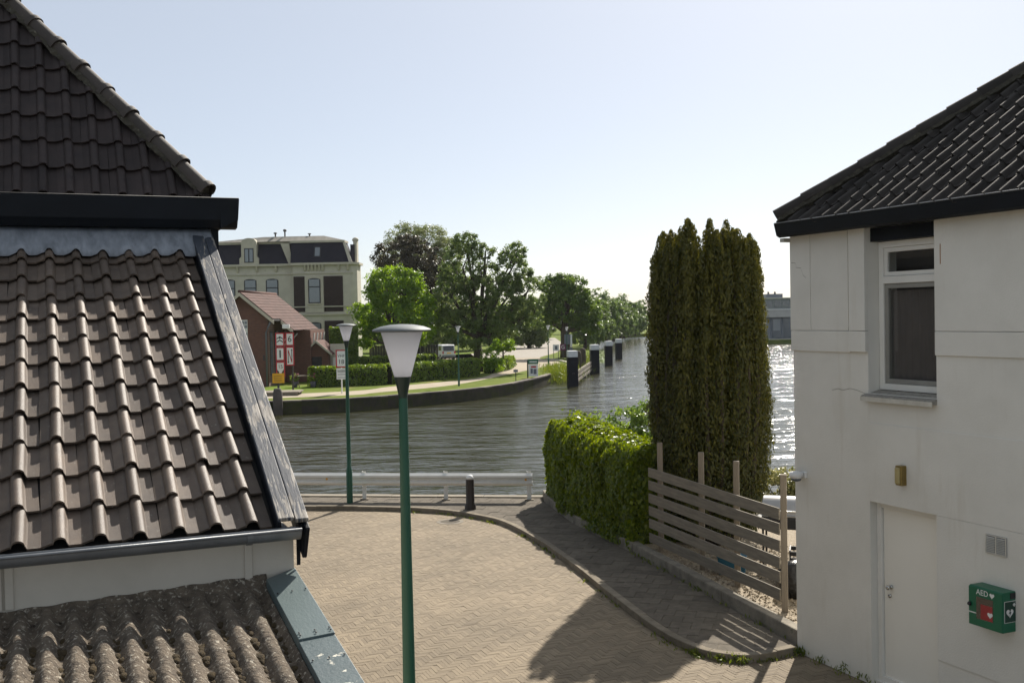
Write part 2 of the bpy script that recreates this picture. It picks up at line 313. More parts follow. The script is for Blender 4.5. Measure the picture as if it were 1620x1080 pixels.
def pavermat():
    m, t, b, out = mk('clinker paving bricks'); N = t.nodes.new; L = t.links.new; b.inputs['Roughness'].default_value = .88
    at = N('ShaderNodeAttribute'); at.attribute_name = 'tint'; oi = N('ShaderNodeObjectInfo')
    cr = N('ShaderNodeValToRGB'); e = cr.color_ramp.elements; e[0].color = (.125, .096, .062, 1); e[1].color = (.265, .212, .140, 1)
    ad = N('ShaderNodeMath'); ad.operation = 'ADD'; L(at.outputs['Fac'], ad.inputs[0]); mu = N('ShaderNodeMath'); mu.operation = 'MULTIPLY'; mu.inputs[1].default_value = .0; L(oi.outputs['Random'], mu.inputs[0]); L(mu.outputs[0], ad.inputs[1])
    L(ad.outputs[0], cr.inputs[0])
    g = N('ShaderNodeNewGeometry'); n = N('ShaderNodeTexNoise'); n.inputs['Scale'].default_value = .55; n.inputs['Detail'].default_value = 5; L(g.outputs['Position'], n.inputs['Vector'])
    mr = N('ShaderNodeMapRange'); mr.inputs[1].default_value = .3; mr.inputs[2].default_value = .7; mr.inputs[3].default_value = .80; mr.inputs[4].default_value = 1.14; L(n.outputs[0], mr.inputs[0])
    hv = N('ShaderNodeHueSaturation'); L(mr.outputs[0], hv.inputs['Value']); L(cr.outputs[0], hv.inputs['Color'])
    n3 = N('ShaderNodeTexNoise'); n3.inputs['Scale'].default_value = 60; L(g.outputs['Position'], n3.inputs['Vector']); mr3 = N('ShaderNodeMapRange'); mr3.inputs[3].default_value = .8; mr3.inputs[4].default_value = 1.2; L(n3.outputs[0], mr3.inputs[0])
    hv3 = N('ShaderNodeHueSaturation'); L(mr3.outputs[0], hv3.inputs['Value']); L(hv.outputs[0], hv3.inputs['Color']); L(hv3.outputs[0], b.inputs['Base Color'])
    bp = N('ShaderNodeBump'); bp.inputs['Distance'].default_value = .004; n2 = N('ShaderNodeTexNoise'); n2.inputs['Scale'].default_value = 50; L(g.outputs['Position'], n2.inputs['Vector']); L(n2.outputs[0], bp.inputs['Height']); L(bp.outputs[0], b.inputs['Normal'])
    return m
M['paver'] = pavermat()

# ------------------------------------------------------------------ foliage helpers
def leaf_cloud(name, P, Nn, size, aspect, mat, parent=None, spread=.8, tint=None, up=None):
    n = len(P); P = np.asarray(P, float); Nn = np.asarray(Nn, float) + rng.normal(0, spread, (n, 3))
    Nn /= np.linalg.norm(Nn, axis=1)[:, None] + 1e-9
    d = rng.normal(0, 1, (n, 3)) if up is None else np.asarray(up, float) + rng.normal(0, .35, (n, 3))
    d -= (d * Nn).sum(1)[:, None] * Nn; d /= np.linalg.norm(d, axis=1)[:, None] + 1e-9
    s = np.cross(Nn, d); L = (size * rng.uniform(.65, 1.25, n))[:, None]; W = L * aspect
    fold = Nn * L * .10
    V = np.stack([P - d * L * .5, P + s * W * .5 + fold, P + d * L * .5, P - s * W * .5 + fold], 1).reshape(-1, 3)
    me = bpy.data.meshes.new(name); me.vertices.add(4 * n); me.vertices.foreach_set('co', V.ravel())
    me.loops.add(4 * n); me.loops.foreach_set('vertex_index', np.arange(4 * n, dtype=np.int32))
    me.polygons.add(n); me.polygons.foreach_set('loop_start', np.arange(0, 4 * n, 4, dtype=np.int32))
    a = me.attributes.new('tint', 'FLOAT', 'FACE'); t = rng.uniform(0, 1, n) if tint is None else np.clip(tint + rng.normal(0, .2, n), 0, 1)
    a.data.foreach_set('value', t.astype(np.float32)); me.update(calc_edges=True)
    return link(name, me, mat, parent)

def crown_points(blobs, nclump, nleaf, cr):
    vol = np.array([b[3] * b[4] * b[5] for b in blobs]) ** .7; pr = vol / vol.sum()
    idx = rng.choice(len(blobs), nclump, p=pr); B = np.array(blobs)[idx]
    u = rng.normal(0, 1, (nclump, 3)); u /= np.linalg.norm(u, axis=1)[:, None]
    r = rng.uniform(.45, 1.0, nclump) ** .5
    C = B[:, :3] + u * r[:, None] * B[:, 3:6]
    k = rng.integers(0, nclump, nleaf); g = rng.normal(0, 1, (nleaf, 3)); g *= (rng.uniform(.2, 1, nleaf) / (np.linalg.norm(g, axis=1) + 1e-9))[:, None]
    cs = cr * rng.uniform(.6, 1.3, nclump)
    P = C[k] + g * cs[k][:, None] * np.array([1, 1, .75])
    Nn = g / (np.linalg.norm(g, axis=1)[:, None] + 1e-9) * .6 + u[k] * .4 + np.array([0, 0, .35])
    return P, Nn, rng.uniform(.2, .8, nclump)[k]

def tree(label, pos, trunk_h, trunk_r, blobs, nclump, nleaf, leaf, cr, mat, group=None, aspect=.6, name='tree', cat='tree', limbs=True):
    o = empty(name, pos, 0, label, cat, group)
    mb = MB(); top = max(b[2] for b in blobs)
    mb.tube([(0, 0, -.1), (.03, .02, trunk_h * .5), (rnd.uniform(-.1, .1), rnd.uniform(-.1, .1), trunk_h), (blobs[0][0] * .5, blobs[0][1] * .5, (trunk_h + top) * .5)],
            [trunk_r * 1.25, trunk_r, trunk_r * .8, trunk_r * .35], 8)
    if limbs:
        for b in blobs:
            st = Vector((0, 0, trunk_h * rnd.uniform(.8, 1.05))); en = Vector(b[:3]); md = (st + en) / 2 + Vector((rnd.uniform(-.3, .3), rnd.uniform(-.3, .3), -.2))
            mb.tube([st, md, en, en + Vector((b[3] * .3, 0, b[5] * .6))], [trunk_r * .5, trunk_r * .38, trunk_r * .22, trunk_r * .06], 6)
            for q in range(3):
                e2 = en + Vector((rnd.uniform(-1, 1) * b[3], rnd.uniform(-1, 1) * b[4], rnd.uniform(-.6, .8) * b[5])) * .75
                mb.tube([md, (md + e2) / 2 + Vector((0, 0, .15)), e2], [trunk_r * .25, trunk_r * .15, trunk_r * .04], 5)
    mb.build('trunk', M['bark'], o, True)
    P, Nn, t = crown_points(blobs, nclump, nleaf, cr)
    leaf_cloud('crown', P, Nn, leaf, aspect, M[mat], o, .7, t)
    return o

def smooth_poly(pts, k=6):
    out = []
    n = len(pts)
    for i in range(n - 1):
        p0, p1, p2, p3 = [np.array(pts[max(0, min(n - 1, j))], float) for j in (i - 1, i, i + 1, i + 2)]
        for s in range(k):
            t = s / k
            out.append(tuple(.5 * ((2 * p1) + (-p0 + p2) * t + (2 * p0 - 5 * p1 + 4 * p2 - p3) * t * t + (-p0 + 3 * p1 - 3 * p2 + p3) * t ** 3)))
    out.append(tuple(pts[-1])); return out

def sheet(name, poly, z, mat, kind='structure', parent=None, thick=0):
    me = bpy.data.meshes.new(name); bm = bmesh.new()
    f = bm.faces.new([bm.verts.new((x, y, z)) for x, y in poly]); bm.normal_update()
    if f.normal.z < 0: f.normal_flip()
    if thick:
        r = bmesh.ops.extrude_face_region(bm, geom=[f]); vv = [e for e in r['geom'] if isinstance(e, bmesh.types.BMVert)]
        for v in bm.verts:
            if v not in vv: v.co.z -= thick
    bmesh.ops.triangulate(bm, faces=[q for q in bm.faces if len(q.verts) > 4]); bmesh.ops.recalc_face_normals(bm, faces=bm.faces)
    bm.to_mesh(me); bm.free()
    o = link(name, me, mat, parent)
    if kind: o['kind'] = kind
    return o

def inpoly(x, y, poly):
    c = False; j = len(poly) - 1
    for i in range(len(poly)):
        xi, yi = poly[i]; xj, yj = poly[j]
        if (yi > y) != (yj > y) and x < (xj - xi) * (y - yi) / (yj - yi) + xi: c = not c
        j = i
    return c

def clip(region, quad):
    out = list(region); n = len(quad)
    ar = sum(quad[i][0] * quad[(i + 1) % n][1] - quad[(i + 1) % n][0] * quad[i][1] for i in range(n))
    q = quad if ar > 0 else quad[::-1]
    for i in range(n):
        a, b = q[i], q[(i + 1) % n]; inp = out; out = []
        side = lambda p: (b[0] - a[0]) * (p[1] - a[1]) - (b[1] - a[1]) * (p[0] - a[0])
        for k in range(len(inp)):
            p, r = inp[k - 1], inp[k]; sp, sr = side(p), side(r)
            if (sp >= 0) != (sr >= 0):
                t = sp / (sp - sr); out.append((p[0] + (r[0] - p[0]) * t, p[1] + (r[1] - p[1]) * t))
            if sr >= 0: out.append(r)
        if not out: return []
    return out

# ------------------------------------------------------------------ the setting: water, land
sheet('water', [(-600, 26), (900, 20), (900, 2500), (-600, 2500)], -1.3, M['water'])
QUAY = [(-40, 31.8), (-12, 27.95), (-5.34, 26.98), (.38, 26.15), (3.0, 25.77), (8, 25.1), (14, 24.2), (60, 17.5)]
land = sheet('courtyard', QUAY + [(60, -40), (-40, -40)], -.009, M['far_ground'], thick=1.6)
# quay coping stones on the near edge
edge = [Vector((x, y, 0)) for x, y in ((-12, 27.95), (-5.34, 26.98), (.38, 26.15), (3.0, 25.77))]
cop = MB()
for a, b in zip(edge[:-1], edge[1:]):
    d = (b - a).normalized(); n = Vector((d.y, -d.x, 0)); L = (b - a).length; k = max(1, round(L / 1.1))
    for i in range(k):
        p, q = a + d * (L * i / k + .004), a + d * (L * (i + 1) / k - .004)
        poly = [p - n * .06, q - n * .06, q + n * .22, p + n * .22]
        m = MB(); m.prism([(v.x, v.y) for v in poly], -.35, .125 + rnd.uniform(-.004, .004), 'z'); m.build('coping_stone', M['coping'], land, bevel=.008)

# kerb line (foot of the kerb, courtyard side)
KPTS = [(-12, 26.55), (-8, 25.85), (-5.18, 25.37), (-3.2, 25.08), (-1.68, 24.52), (-.79, 23.74), (-.22, 22.9), (.41, 21.11), (.94, 19.19), (1.35, 17.39), (1.70, 15.89), (2.01, 14.77), (2.27, 14.19), (2.54, 13.84), (3.01, 13.70), (3.66, 13.98)]
KS = smooth_poly(KPTS, 10)
def offset(line, d):
    out = []
    for i, p in enumerate(line):
        a, b = np.array(line[max(0, i - 1)]), np.array(line[min(len(line) - 1, i + 1)]); t = (b - a) / np.linalg.norm(b - a)
        out.append((p[0] - t[1] * d, p[1] + t[0] * d))
    return out
KIN = offset(KS, .13)
# the pavement behind the kerb
WALL_F = [(3.68, 14.06), (2.14, 19.78), (1.22, 22.6), (.66, 25.4), (.62, 26.12)]
PAVE = KIN + WALL_F[:] + [(.38, 26.10), (-5.34, 26.78), (-12, 27.75)]
pav = sheet('pavement', PAVE, .085, M['joint'], thick=.3)
# kerb stones, about 0.9 m each
acc = 0; cuts = [0]; ksa = np.array(KS); seg = np.linalg.norm(np.diff(ksa, axis=0), axis=1)
for i, s_ in enumerate(seg):
    acc += s_
    if acc > .9: cuts.append(i + 1); acc = 0
cuts.append(len(KS) - 1)
for a, b in zip(cuts[:-1], cuts[1:]):
    if b - a < 1: continue
    o_, i_ = KS[a:b + 1], KIN[a:b + 1]
    sh = lambda L: [L[0] if k not in (0, len(L) - 1) else L[k] for k in range(len(L))] if 0 else L
    m = MB(); m.prism(list(o_) + list(i_)[::-1], -.1, .105 + rnd.uniform(-.006, .006), 'z'); m.build('kerb_stone', M['kerb'], pav, bevel=.012)
# paving slabs on the pavement
cnt = 0
def slab_piece(poly, z0, z1, name, parent, mat):
    m = MB(); m.prism(poly, z0, z1, 'z'); return m.build(name, mat, parent)
ang = R(-16); ca, sa = math.cos(ang), math.sin(ang)
def T(u, v, a=ang, o=(0, 0)): return (o[0] + u * math.cos(a) - v * math.sin(a), o[1] + u * math.sin(a) + v * math.cos(a))
PAVE_IN = offset(KS, .135) + WALL_F[:] + [(.38, 25.93), (-5.34, 26.74), (-8.2, 27.15)]
PAVE_IN = [p for p in PAVE_IN if p[0] > -8.3]
S = .3
quads = []
for i in range(-60, 40):
    for j in range(20, 110):
        off = .15 if j % 2 else 0
        u0, v0 = i * S + off, j * S
        q = [T(u0 + .003, v0 + .003), T(u0 + S - .003, v0 + .003), T(u0 + S - .003, v0 + S - .003), T(u0 + .003, v0 + S - .003)]
        ins = [inpoly(*p, PAVE_IN) for p in q]
        if all(ins): quads.append(q)
        elif any(ins):
            c = clip(PAVE_IN, q)
            if len(c) > 2: quads.append(c)
quads.sort(key=lambda q: np.hypot(*np.mean(q, axis=0)))
for q in quads[:290]: slab_piece(q, .06, .092 + rnd.uniform(-.004, .004), 'paving_slab', pav, M['slab'])
m = MB()
for q in quads[290:]: m.prism(q, .06, .092 + rnd.uniform(-.004, .004), 'z')
if m.v: m.build('slab_paving', M['slab'], pav)['kind'] = 'stuff'

# courtyard bricks in herringbone
REG = [(-7.5, 25.6)] + [p for p in KS if p[0] > -7.4] + [(3.72, 13.9), (4.9, 11.2), (-2.2, 11.2)]
bw, bl = .0525, .21
bang = R(-23 + 45)
bricks = []
def brick_quad(u, v, horiz):
    g = .0016
    a, b = (bl, bw) if horiz else (bw, bl)
    return [T(u + g, v + g, bang), T(u + a - g, v + g, bang), T(u + a - g, v + b - g, bang), T(u + g, v + b - g, bang)]
xs = [p[0] for p in REG]; ys = [p[1] for p in REG]
cc = [(x * math.cos(-bang) - y * math.sin(-bang), x * math.sin(-bang) + y * math.cos(-bang)) for x in (min(xs), max(xs)) for y in (min(ys), max(ys))]
U0, U1 = int(min(c[0] for c in cc) / bw) - 2, int(max(c[0] for c in cc) / bw) + 2
V0, V1 = int(min(c[1] for c in cc) / bw) - 2, int(max(c[1] for c in cc) / bw) + 2
for i in range(U0, U1):
    for j in range(V0, V1):
        k = (i - j) % 8
        if k == 0: bricks.append(brick_quad(i * bw, j * bw, True))
        elif k == 7: bricks.append(brick_quad(i * bw, j * bw, False))
def centre(q): return (sum(p[0] for p in q) / len(q), sum(p[1] for p in q) / len(q))
keep = []
for q in bricks:
    c = centre(q)
    if not (min(xs) - .3 < c[0] < max(xs) + .3 and min(ys) - .3 < c[1] < max(ys) + .3): continue
    ins = [inpoly(*p, REG) for p in q]
    if all(ins): keep.append(q)
    elif any(ins):
        c2 = clip(REG, q)
        if len(c2) > 2: keep.append(c2)
keep.sort(key=lambda q: abs(centre(q)[1] - 12.9) * 3 + abs(centre(q)[0] - .6) * .6 if centre(q)[1] > 12.6 else 99)
def brick_mesh(q):
    z = rnd.uniform(-.002, .002); tx, ty = rnd.gauss(0, .007), rnd.gauss(0, .007); c = centre(q)
    return [(p[0], p[1], z + (p[0] - c[0]) * tx + (p[1] - c[1]) * ty) for p in q], [(p[0], p[1], -.028) for p in q]
def tint_attr(me, vals):
    a = me.attributes.new('tint', 'FLOAT', 'FACE'); a.data.foreach_set('value', np.array(vals, np.float32))
for q in keep[:290]:
    t_, b_ = brick_mesh(q); n = len(q)
    me = bpy.data.meshes.new('paving_brick'); me.from_pydata(t_ + b_, [], [tuple(range(n))] + [(i, n + i, n + (i + 1) % n, (i + 1) % n) for i in range(n)])
    tint_attr(me, [rnd.uniform(.3, .75)] * len(me.polygons)); link('paving_brick', me, M['paver'], land)
V = []; Fc = []; tn = []
for q in keep[290:]:
    t_, b_ = brick_mesh(q); n = len(q); k = len(V); V += t_ + b_
    Fc += [tuple(range(k, k + n))] + [(k + i, k + n + i, k + n + (i + 1) % n, k + (i + 1) % n) for i in range(n)]
    tn += [rnd.uniform(.3, .75)] * (n + 1)
me = bpy.data.meshes.new('brick_paving'); me.from_pydata(V, [], Fc); tint_attr(me, tn)
link('brick_paving', me, M['paver'], land)['kind'] = 'stuff'

# manhole cover
m = MB(); m.lathe([(.30, -.02), (.30, .006), (.285, .008)], 32)
mo = m.build('manhole_cover', M['conc'], None, loc=(-1.45, 23.59, 0)); tag(mo, 'round grey manhole cover set in the brick courtyard beside the bollard', 'manhole')
m = MB(); m.lathe([(.22, .006), (.215, .010)], 28); m.build('lid', M['slab'], mo)

# low concrete wall in front of hedge and fence
lw = empty('low_wall', (0, 0, 0), 0, 'low weathered concrete edging wall under fence and ivy hedge', 'wall')
WP = [(3.70, 14.12), (3.10, 16.25), (2.55, 18.3), (2.14, 19.78), (1.22, 22.6), (.72, 25.2), (.66, 26.0)]
for i, (a, b) in enumerate(zip(WP[:-1], WP[1:])):
    a, b = np.array(a), np.array(b); d = (b - a) / np.linalg.norm(b - a); n = np.array([d[1], -d[0]])
    A_, B_ = a + d * .004, b - d * .004
    poly = [tuple(A_), tuple(B_), tuple(B_ + n * .17), tuple(A_ + n * .17)]
    m = MB(); m.prism(poly, -.1, .27 + rnd.uniform(-.008, .008), 'z'); m.build('wall_block', M['conc'], lw, bevel=.02)
GARD = [(p[0] + .13, p[1] + .02) for p in WP] + [(3.0, 25.7), (14, 24.1), (14, 16.0), (4.5, 14.5)]
sheet('garden_ground', GARD, .20, M['gravel'], thick=.3)
# loose gravel stones behind the wall
P = []; 
for _ in range(9000):
    x, y = rnd.uniform(2.3, 5.6), rnd.uniform(14.4, 19.6)
    if inpoly(x, y, GARD): P.append((x, y, .205))
P = np.array(P); g = leaf_cloud('gravel', P, np.tile([0, 0, 1.], (len(P), 1)), .045, .8, M['gravel'], None, .5); g['kind'] = 'stuff'

# far bank
QW = [(-60, 57), (-30, 62.5), (-14.63, 66.58), (-10.1, 67.82), (-7.17, 70.2), (-3.74, 73.5), (-.58, 78.6), (1.93, 86.2), (3.25, 91.92)]
QS = smooth_poly(QW, 6)
bank_nat = [(4.0, 95), (5.2, 100), (7.0, 112), (8.4, 126), (10.2, 142), (11.9, 165), (12.2, 190), (11.5, 206), (16, 232), (29.5, 266), (60, 300), (200, 340), (200, 900), (-400, 900), (-400, 57)]
far = sheet('far_bank', QS + bank_nat, -.52, M['grass'], thick=1.4)
# quay wall with coping
m = MB(); inner = offset(QS, .4)
for i in range(len(QS) - 1): m.prism([QS[i], QS[i + 1], inner[i + 1], inner[i]], -2.2, -.56, 'z')
qw = m.build('quay_wall', M['quay']); tag(qw, 'dark curved concrete quay wall along the far bank', 'quay wall')
out = offset(QS, -.06)
for i in range(6, len(QS) - 1, 1):
    m = MB(); m.prism([out[i], out[i + 1], inner[i + 1], inner[i]], -.555, -.46 + rnd.uniform(-.006, .006), 'z'); m.build('coping', M['quay'] if rnd.random() < .7 else M['coping'], qw)
lo = [(-45, 62.9), (-14.1, 69.9), (-9.16, 73.23), (-4.33, 79.92), (-.64, 92.0), (1.6, 100), (4.0, 108.5), (4.9, 112), (4.7, 119), (3.2, 128), (6.5, 150), (9, 190)]
hi = [(6.5, 190), (3.6, 150), (-1.2, 128), (.4, 114), (-.1, 106.2), (-1.6, 96), (-3.13, 87.5), (-8.87, 79.4), (-14.37, 73.6), (-45, 66.5)]
sheet('path', smooth_poly(lo, 5) + smooth_poly(hi, 5), -.514, M['path'])
sheet('road', [(-9, 126), (3.2, 128.5), (6.3, 150), (9, 190), (9.5, 240), (-3, 240), (-2, 190), (-3, 150), (-14, 138), (-14, 129)], -.509, M['asphalt_far'])
m = MB()
for ln in (smooth_poly([(5.2, 104), (5.9, 110), (5.4, 117), (4.0, 124)], 6), smooth_poly([(-.9, 98), (-.1, 105), (.25, 112), (-.6, 120)], 6)):
    of = offset(ln, .22)
    for i in range(len(ln) - 1): m.prism([ln[i], ln[i + 1], of[i + 1], of[i]], -.6, -.40, 'z')
m.build('path_kerb', M['cream_trim'])['kind'] = 'structure'
sheet('lawn', [(-20, 96), (-6, 101), (-3.6, 120), (-6, 150), (-26, 150)], -.509, M['lawn'])
sheet('garden_lawn', [(-18.4, 76.5), (-14.2, 77.4), (-14.4, 82), (-18.4, 81.5)], -.511, M['lawn'])
sheet('driveway', [(-12.5, 125), (-4, 126.5), (-4, 131.5), (-13, 130)], -.504, M['path'])
# right-hand far shore
sheet('right_bank', [(44, 191), (60, 190), (400, 160), (400, 900), (70, 900), (60, 301), (44, 290)], -.6, M['grass'], thick=1.4)

# ------------------------------------------------------------------ left house (local frame: x along the eave, y away up the roof)
PSI = R(23.4)
OX, OY, OZ = -2.625, 5.631, 3.367
house = empty('tiled_house', (OX, OY, 0), PSI, 'old house with brown tiled lean-to roof and dark hipped roof above it', 'house')
TH = R(28.0); TW, TG = .204, .3264
def profile(t):
    t = t % 1.0
    if t > .5: t -= 1
    if abs(t) < .17: return .34 + .66 * math.sqrt(max(0, 1 - (t / .172) ** 2)) if abs(t) < .165 else .36
    if t > 0:
        return .36 * max(0, 1 - (t - .17) / .05) * 1.0 if t < .22 else 0.0
    x = (t + .5) / (.5 - .17)          # 0 at -.5, 1 at -.17
    return .42 * (x * x * (3 - 2 * x)) * .95
def tile_mesh(wd, length, hgt, drop, thick, scallop=0.0, rollw=1.0):
    ts = [-.46, -.38, -.28, -.20, -.168, -.14, -.10, -.05, 0, .05, .10, .14, .168, .19, .22, .32, .43, .545]
    vs = []; n = len(ts)
    for yy, dz in ((0, 0), (length * .5, -drop * .5), (length, -drop)):
        for t in ts:
            h = profile(t)
            y2 = yy - (scallop * (1 - min(1, abs((t - .32 if t > -.1 else t + .68)) / .36) ** 2) if yy == 0 else 0)
            vs.append((t * wd, y2, (h - 1) * hgt + dz))
    low = [(t * wd, (vs[i][1]), vs[i][2] - thick) for i, t in enumerate(ts)]
    low2 = [(t * wd, length, vs[2 * n + i][2] - thick) for i, t in enumerate(ts)]
    V = vs + low + low2; F_ = []
    for r in range(2):
        for i in range(n - 1): F_.append((r * n + i, r * n + i + 1, (r + 1) * n + i + 1, (r + 1) * n + i))
    for i in range(n - 1): F_.append((3 * n + i, 3 * n + i + 1, i + 1, i))
    for i in range(n - 1): F_.append((4 * n + i, 4 * n + i + 1, 3 * n + i + 1, 3 * n + i))
    F_.append((0, n, 2 * n, 4 * n, 3 * n)); F_.append((n - 1, 3 * n + n - 1, 4 * n + n - 1, 3 * n - 1, 2 * n - 1))
    return V, F_
def add_tile(name, V, F_, mat, parent, mtx, cut=None, shared=None):
    """one roof tile; cut = (point, normal) in the parent's frame removes what lies beyond the hip"""
    co = [mtx @ Vector(v) for v in V]
    if cut:
        d = [(p - cut[0]).dot(cut[1]) for p in co]
        if min(d) > -.02: return
        if max(d) > 0:
            bm = bmesh.new(); vv = [bm.verts.new(p) for p in co]
            for f in F_: bm.faces.new([vv[i] for i in f])
            bmesh.ops.bisect_plane(bm, geom=bm.verts[:] + bm.edges[:] + bm.faces[:], plane_co=cut[0], plane_no=cut[1], clear_outer=True)
            me = bpy.data.meshes.new(name); bm.to_mesh(me); bm.free(); me.polygons.foreach_set('use_smooth', [True] * len(me.polygons)); me.set_sharp_from_angle(angle=R(40))
            return link(name, me, mat, parent)
    o = bpy.data.objects.new(name, shared); col.objects.link(o); o.parent = parent; o.matrix_local = mtx
    return o
def shared_tile(V, F_, mat):
    me = bpy.data.meshes.new('roof_tile'); me.from_pydata(V, [], F_); me.polygons.foreach_set('use_smooth', [True] * len(F_)); me.set_sharp_from_angle(angle=R(40)); me.materials.append(mat); return me

# lower roof
deck = MB(); ct, st = math.cos(TH), math.sin(TH)
e0 = .03; L0 = 4.0
def rp(u, s, n): return (u, s * ct - n * st, OZ + s * st + n * ct)
deck.add([rp(-1.6, e0, -.10), rp(1.40, e0, -.10), rp(1.40, L0, -.10), rp(-1.6, L0, -.10), rp(-1.6, e0, -.125), rp(1.40, e0, -.125), rp(1.40, L0, -.125), rp(-1.6, L0, -.125)],
         [(0, 1, 2, 3), (4, 7, 6, 5), (0, 4, 5, 1), (1, 5, 6, 2), (2, 6, 7, 3), (3, 7, 4, 0)])
lower = deck.build('lower_roof', M['deck'], house)
V, F_ = tile_mesh(TW, .405, .058, .034, .013)
TS = shared_tile(V, F_, M['tile'])
for c in range(-6, 7):
    for n_ in range(0, 12):
        jx, jy, jz = rnd.gauss(0, .003), rnd.gauss(0, .006), rnd.gauss(0, .0025)
        mt = Matrix.Translation(rp(c * TW + jx, n_ * TG + jy, jz)) @ Matrix.Rotation(TH + rnd.gauss(0, .007), 4, 'X') @ Matrix.Rotation(rnd.gauss(0, .012), 4, 'Z')
        add_tile('roof_tile', V, F_, M['tile'], lower, mt, shared=TS)
# verge planks with peeling paint
def plank(u0, u1, s0, s1, n0, n1, name, mat, par, j=0):
    m = MB(); m.add([rp(u0, s0, n0), rp(u1, s0, n0), rp(u1, s1, n0), rp(u0, s1, n0), rp(u0, s0, n1), rp(u1, s0, n1), rp(u1, s1, n1), rp(u0, s1, n1)],
                    [(0, 3, 2, 1), (4, 5, 6, 7), (0, 1, 5, 4), (1, 2, 6, 5), (2, 3, 7, 6), (3, 0, 4, 7)]); return m.build(name, mat, par, bevel=.006)
plank(1.352, 1.446, -.06, 3.99, .010, .036, 'verge_plank', M['peel'], house)
plank(1.450, 1.528, -.07, 4.0, .002, .030, 'verge_plank', M['peel'], house)
plank(1.500, 1.528, -.12, 4.0, -.22, -.002, 'verge_board', M['paint_dark'], house)
plank(1.356, 1.376, -.05, 3.99, -.095, .006, 'verge_board', M['paint_dark'], house)
# lead flashing with scalloped lower edge
m = MB(); us = np.linspace(-1.5, 1.515, 160); vs_ = []
for u in us:
    ph = (u / TW) % 1.0; h = profile(ph)
    s_low = 3.69 + .030 * h + .012 * math.sin(u * 7.3)
    vs_ += [rp(u, s_low, -.058 * (1 - h) * .9 + .010), rp(u, 3.80, -.02 * (1 - h) + .014), rp(u, 3.97, .04), (u, 3.545, OZ + 1.96)]
fs_ = [(4 * i + k, 4 * i + 4 + k, 4 * i + 5 + k, 4 * i + 1 + k) for i in range(len(us) - 1) for k in range(3)]
m.add(vs_, fs_); fo = m.build('lead_flashing', M['lead'], house, True)
sm = fo.modifiers.new('solid', 'SOLIDIFY'); sm.thickness = .004
# upper storey wall behind, dark boards
m = MB(); m.box(-3.5, 1.585, 3.55, 15, 0, OZ + 1.97); m.build('upper_wall', M['paint_dark'], house)
# wall under the eave: cream boards, and the side wall
m = MB(); m.box(-3.5, 1.462, .055, 3.549, 0, OZ - .10); wl = m.build('wall', M['white_wall'], house)
for u in (1.20, -.05):
    m = MB(); m.box(u - .022, u + .022, .043, .056, OZ - .37, OZ - .12); m.build('wall_batten', M['white_wall'], house, bevel=.004)
m = MB(); m.box(-.30, -.085, .030, .056, OZ - .37, OZ - .115); m.build('wall_board', M['white_wall'], house, bevel=.004)
# eave gutter, half round zinc with bracket
m = MB(); arc = [(math.cos(a), math.sin(a)) for a in np.linspace(math.pi, 2 * math.pi, 12)]
gr = .062; gy = -.10; gz = OZ - .055
prof = [(gy + gr * c, gz + gr * s) for c, s in arc] + [(gy + (gr - .005) * c, gz + (gr - .005) * s) for c, s in arc[::-1]]
m.prism(prof, -1.6, 1.468, 'x'); g_ = m.build('gutter', M['zinc'], house, auto=True)
m = MB(); m.tube([(-1.6, gy - gr, gz + .004), (1.468, gy - gr, gz + .004)], .009, 8); m.build('gutter_bead', M['zinc'], g_, True)
m = MB(); m.prism([(gy + gr * c, gz + gr * s) for c, s in arc], 1.464, 1.468, 'x'); m.build('gutter_end', M['zinc'], g_)
for u in (1.18, -.40):
    m = MB(); m.prism([(gy + (gr + .006) * c, gz + (gr + .006) * s) for c, s in arc] + [(gy + (gr + .001) * c, gz + (gr + .001) * s) for c, s in arc[::-1]], u - .016, u + .016, 'x'); m.build('gutter_bracket', M['zinc'], g_)
m = MB(); m.prism([(.052, OZ - .30), (.052, OZ - .02), (-.035, OZ - .05), (-.035, OZ - .085), (.03, OZ - .13)], 1.478, 1.500, 'x'); m.build('verge_end_board', M['paint_dark'], house)
# upper hip roof
PH = R(51); UE, UZ = 3.46, OZ + 2.20
UTW, UTG = .204, .320
updeck = MB(); hx = 1.50
updeck.add([(-6, UE, UZ - .01), (hx, UE, UZ - .01), (hx - 3, UE + 3, UZ - .01 + 3.0 * math.tan(PH)), (-6, UE + 3, UZ - .01 + 3.0 * math.tan(PH)), (hx, 15, UZ - .01), (hx - 3, 15, UZ - .01 + 3.0 * math.tan(PH))],
           [(0, 1, 2, 3), (1, 4, 5, 2), (3, 2, 5), (0, 3, 5, 4), (0, 4, 1)])
upper = updeck.build('upper_roof', M['deck'], house)
V2, F2 = tile_mesh(UTW, .395, .050, .034, .013)
TS2 = shared_tile(V2, F2, M['tile_dark'])
cp = (Vector((hx - .02, UE, UZ)), Vector((1, 1, 0)).normalized())
for c in range(-12, 8):
    for n_ in range(0, 11):
        s = n_ * UTG - .02
        p = (c * UTW - .03 + rnd.gauss(0, .003), UE + s * math.cos(PH) - .085 * math.sin(PH), UZ + s * math.sin(PH) + .085 * math.cos(PH))
        mt = Matrix.Translation(p) @ Matrix.Rotation(PH + rnd.gauss(0, .004), 4, 'X') @ Matrix.Rotation(rnd.gauss(0, .006), 4, 'Z')
        add_tile('roof_tile', V2, F2, M['tile_dark'], upper, mt, cut=cp, shared=TS2)
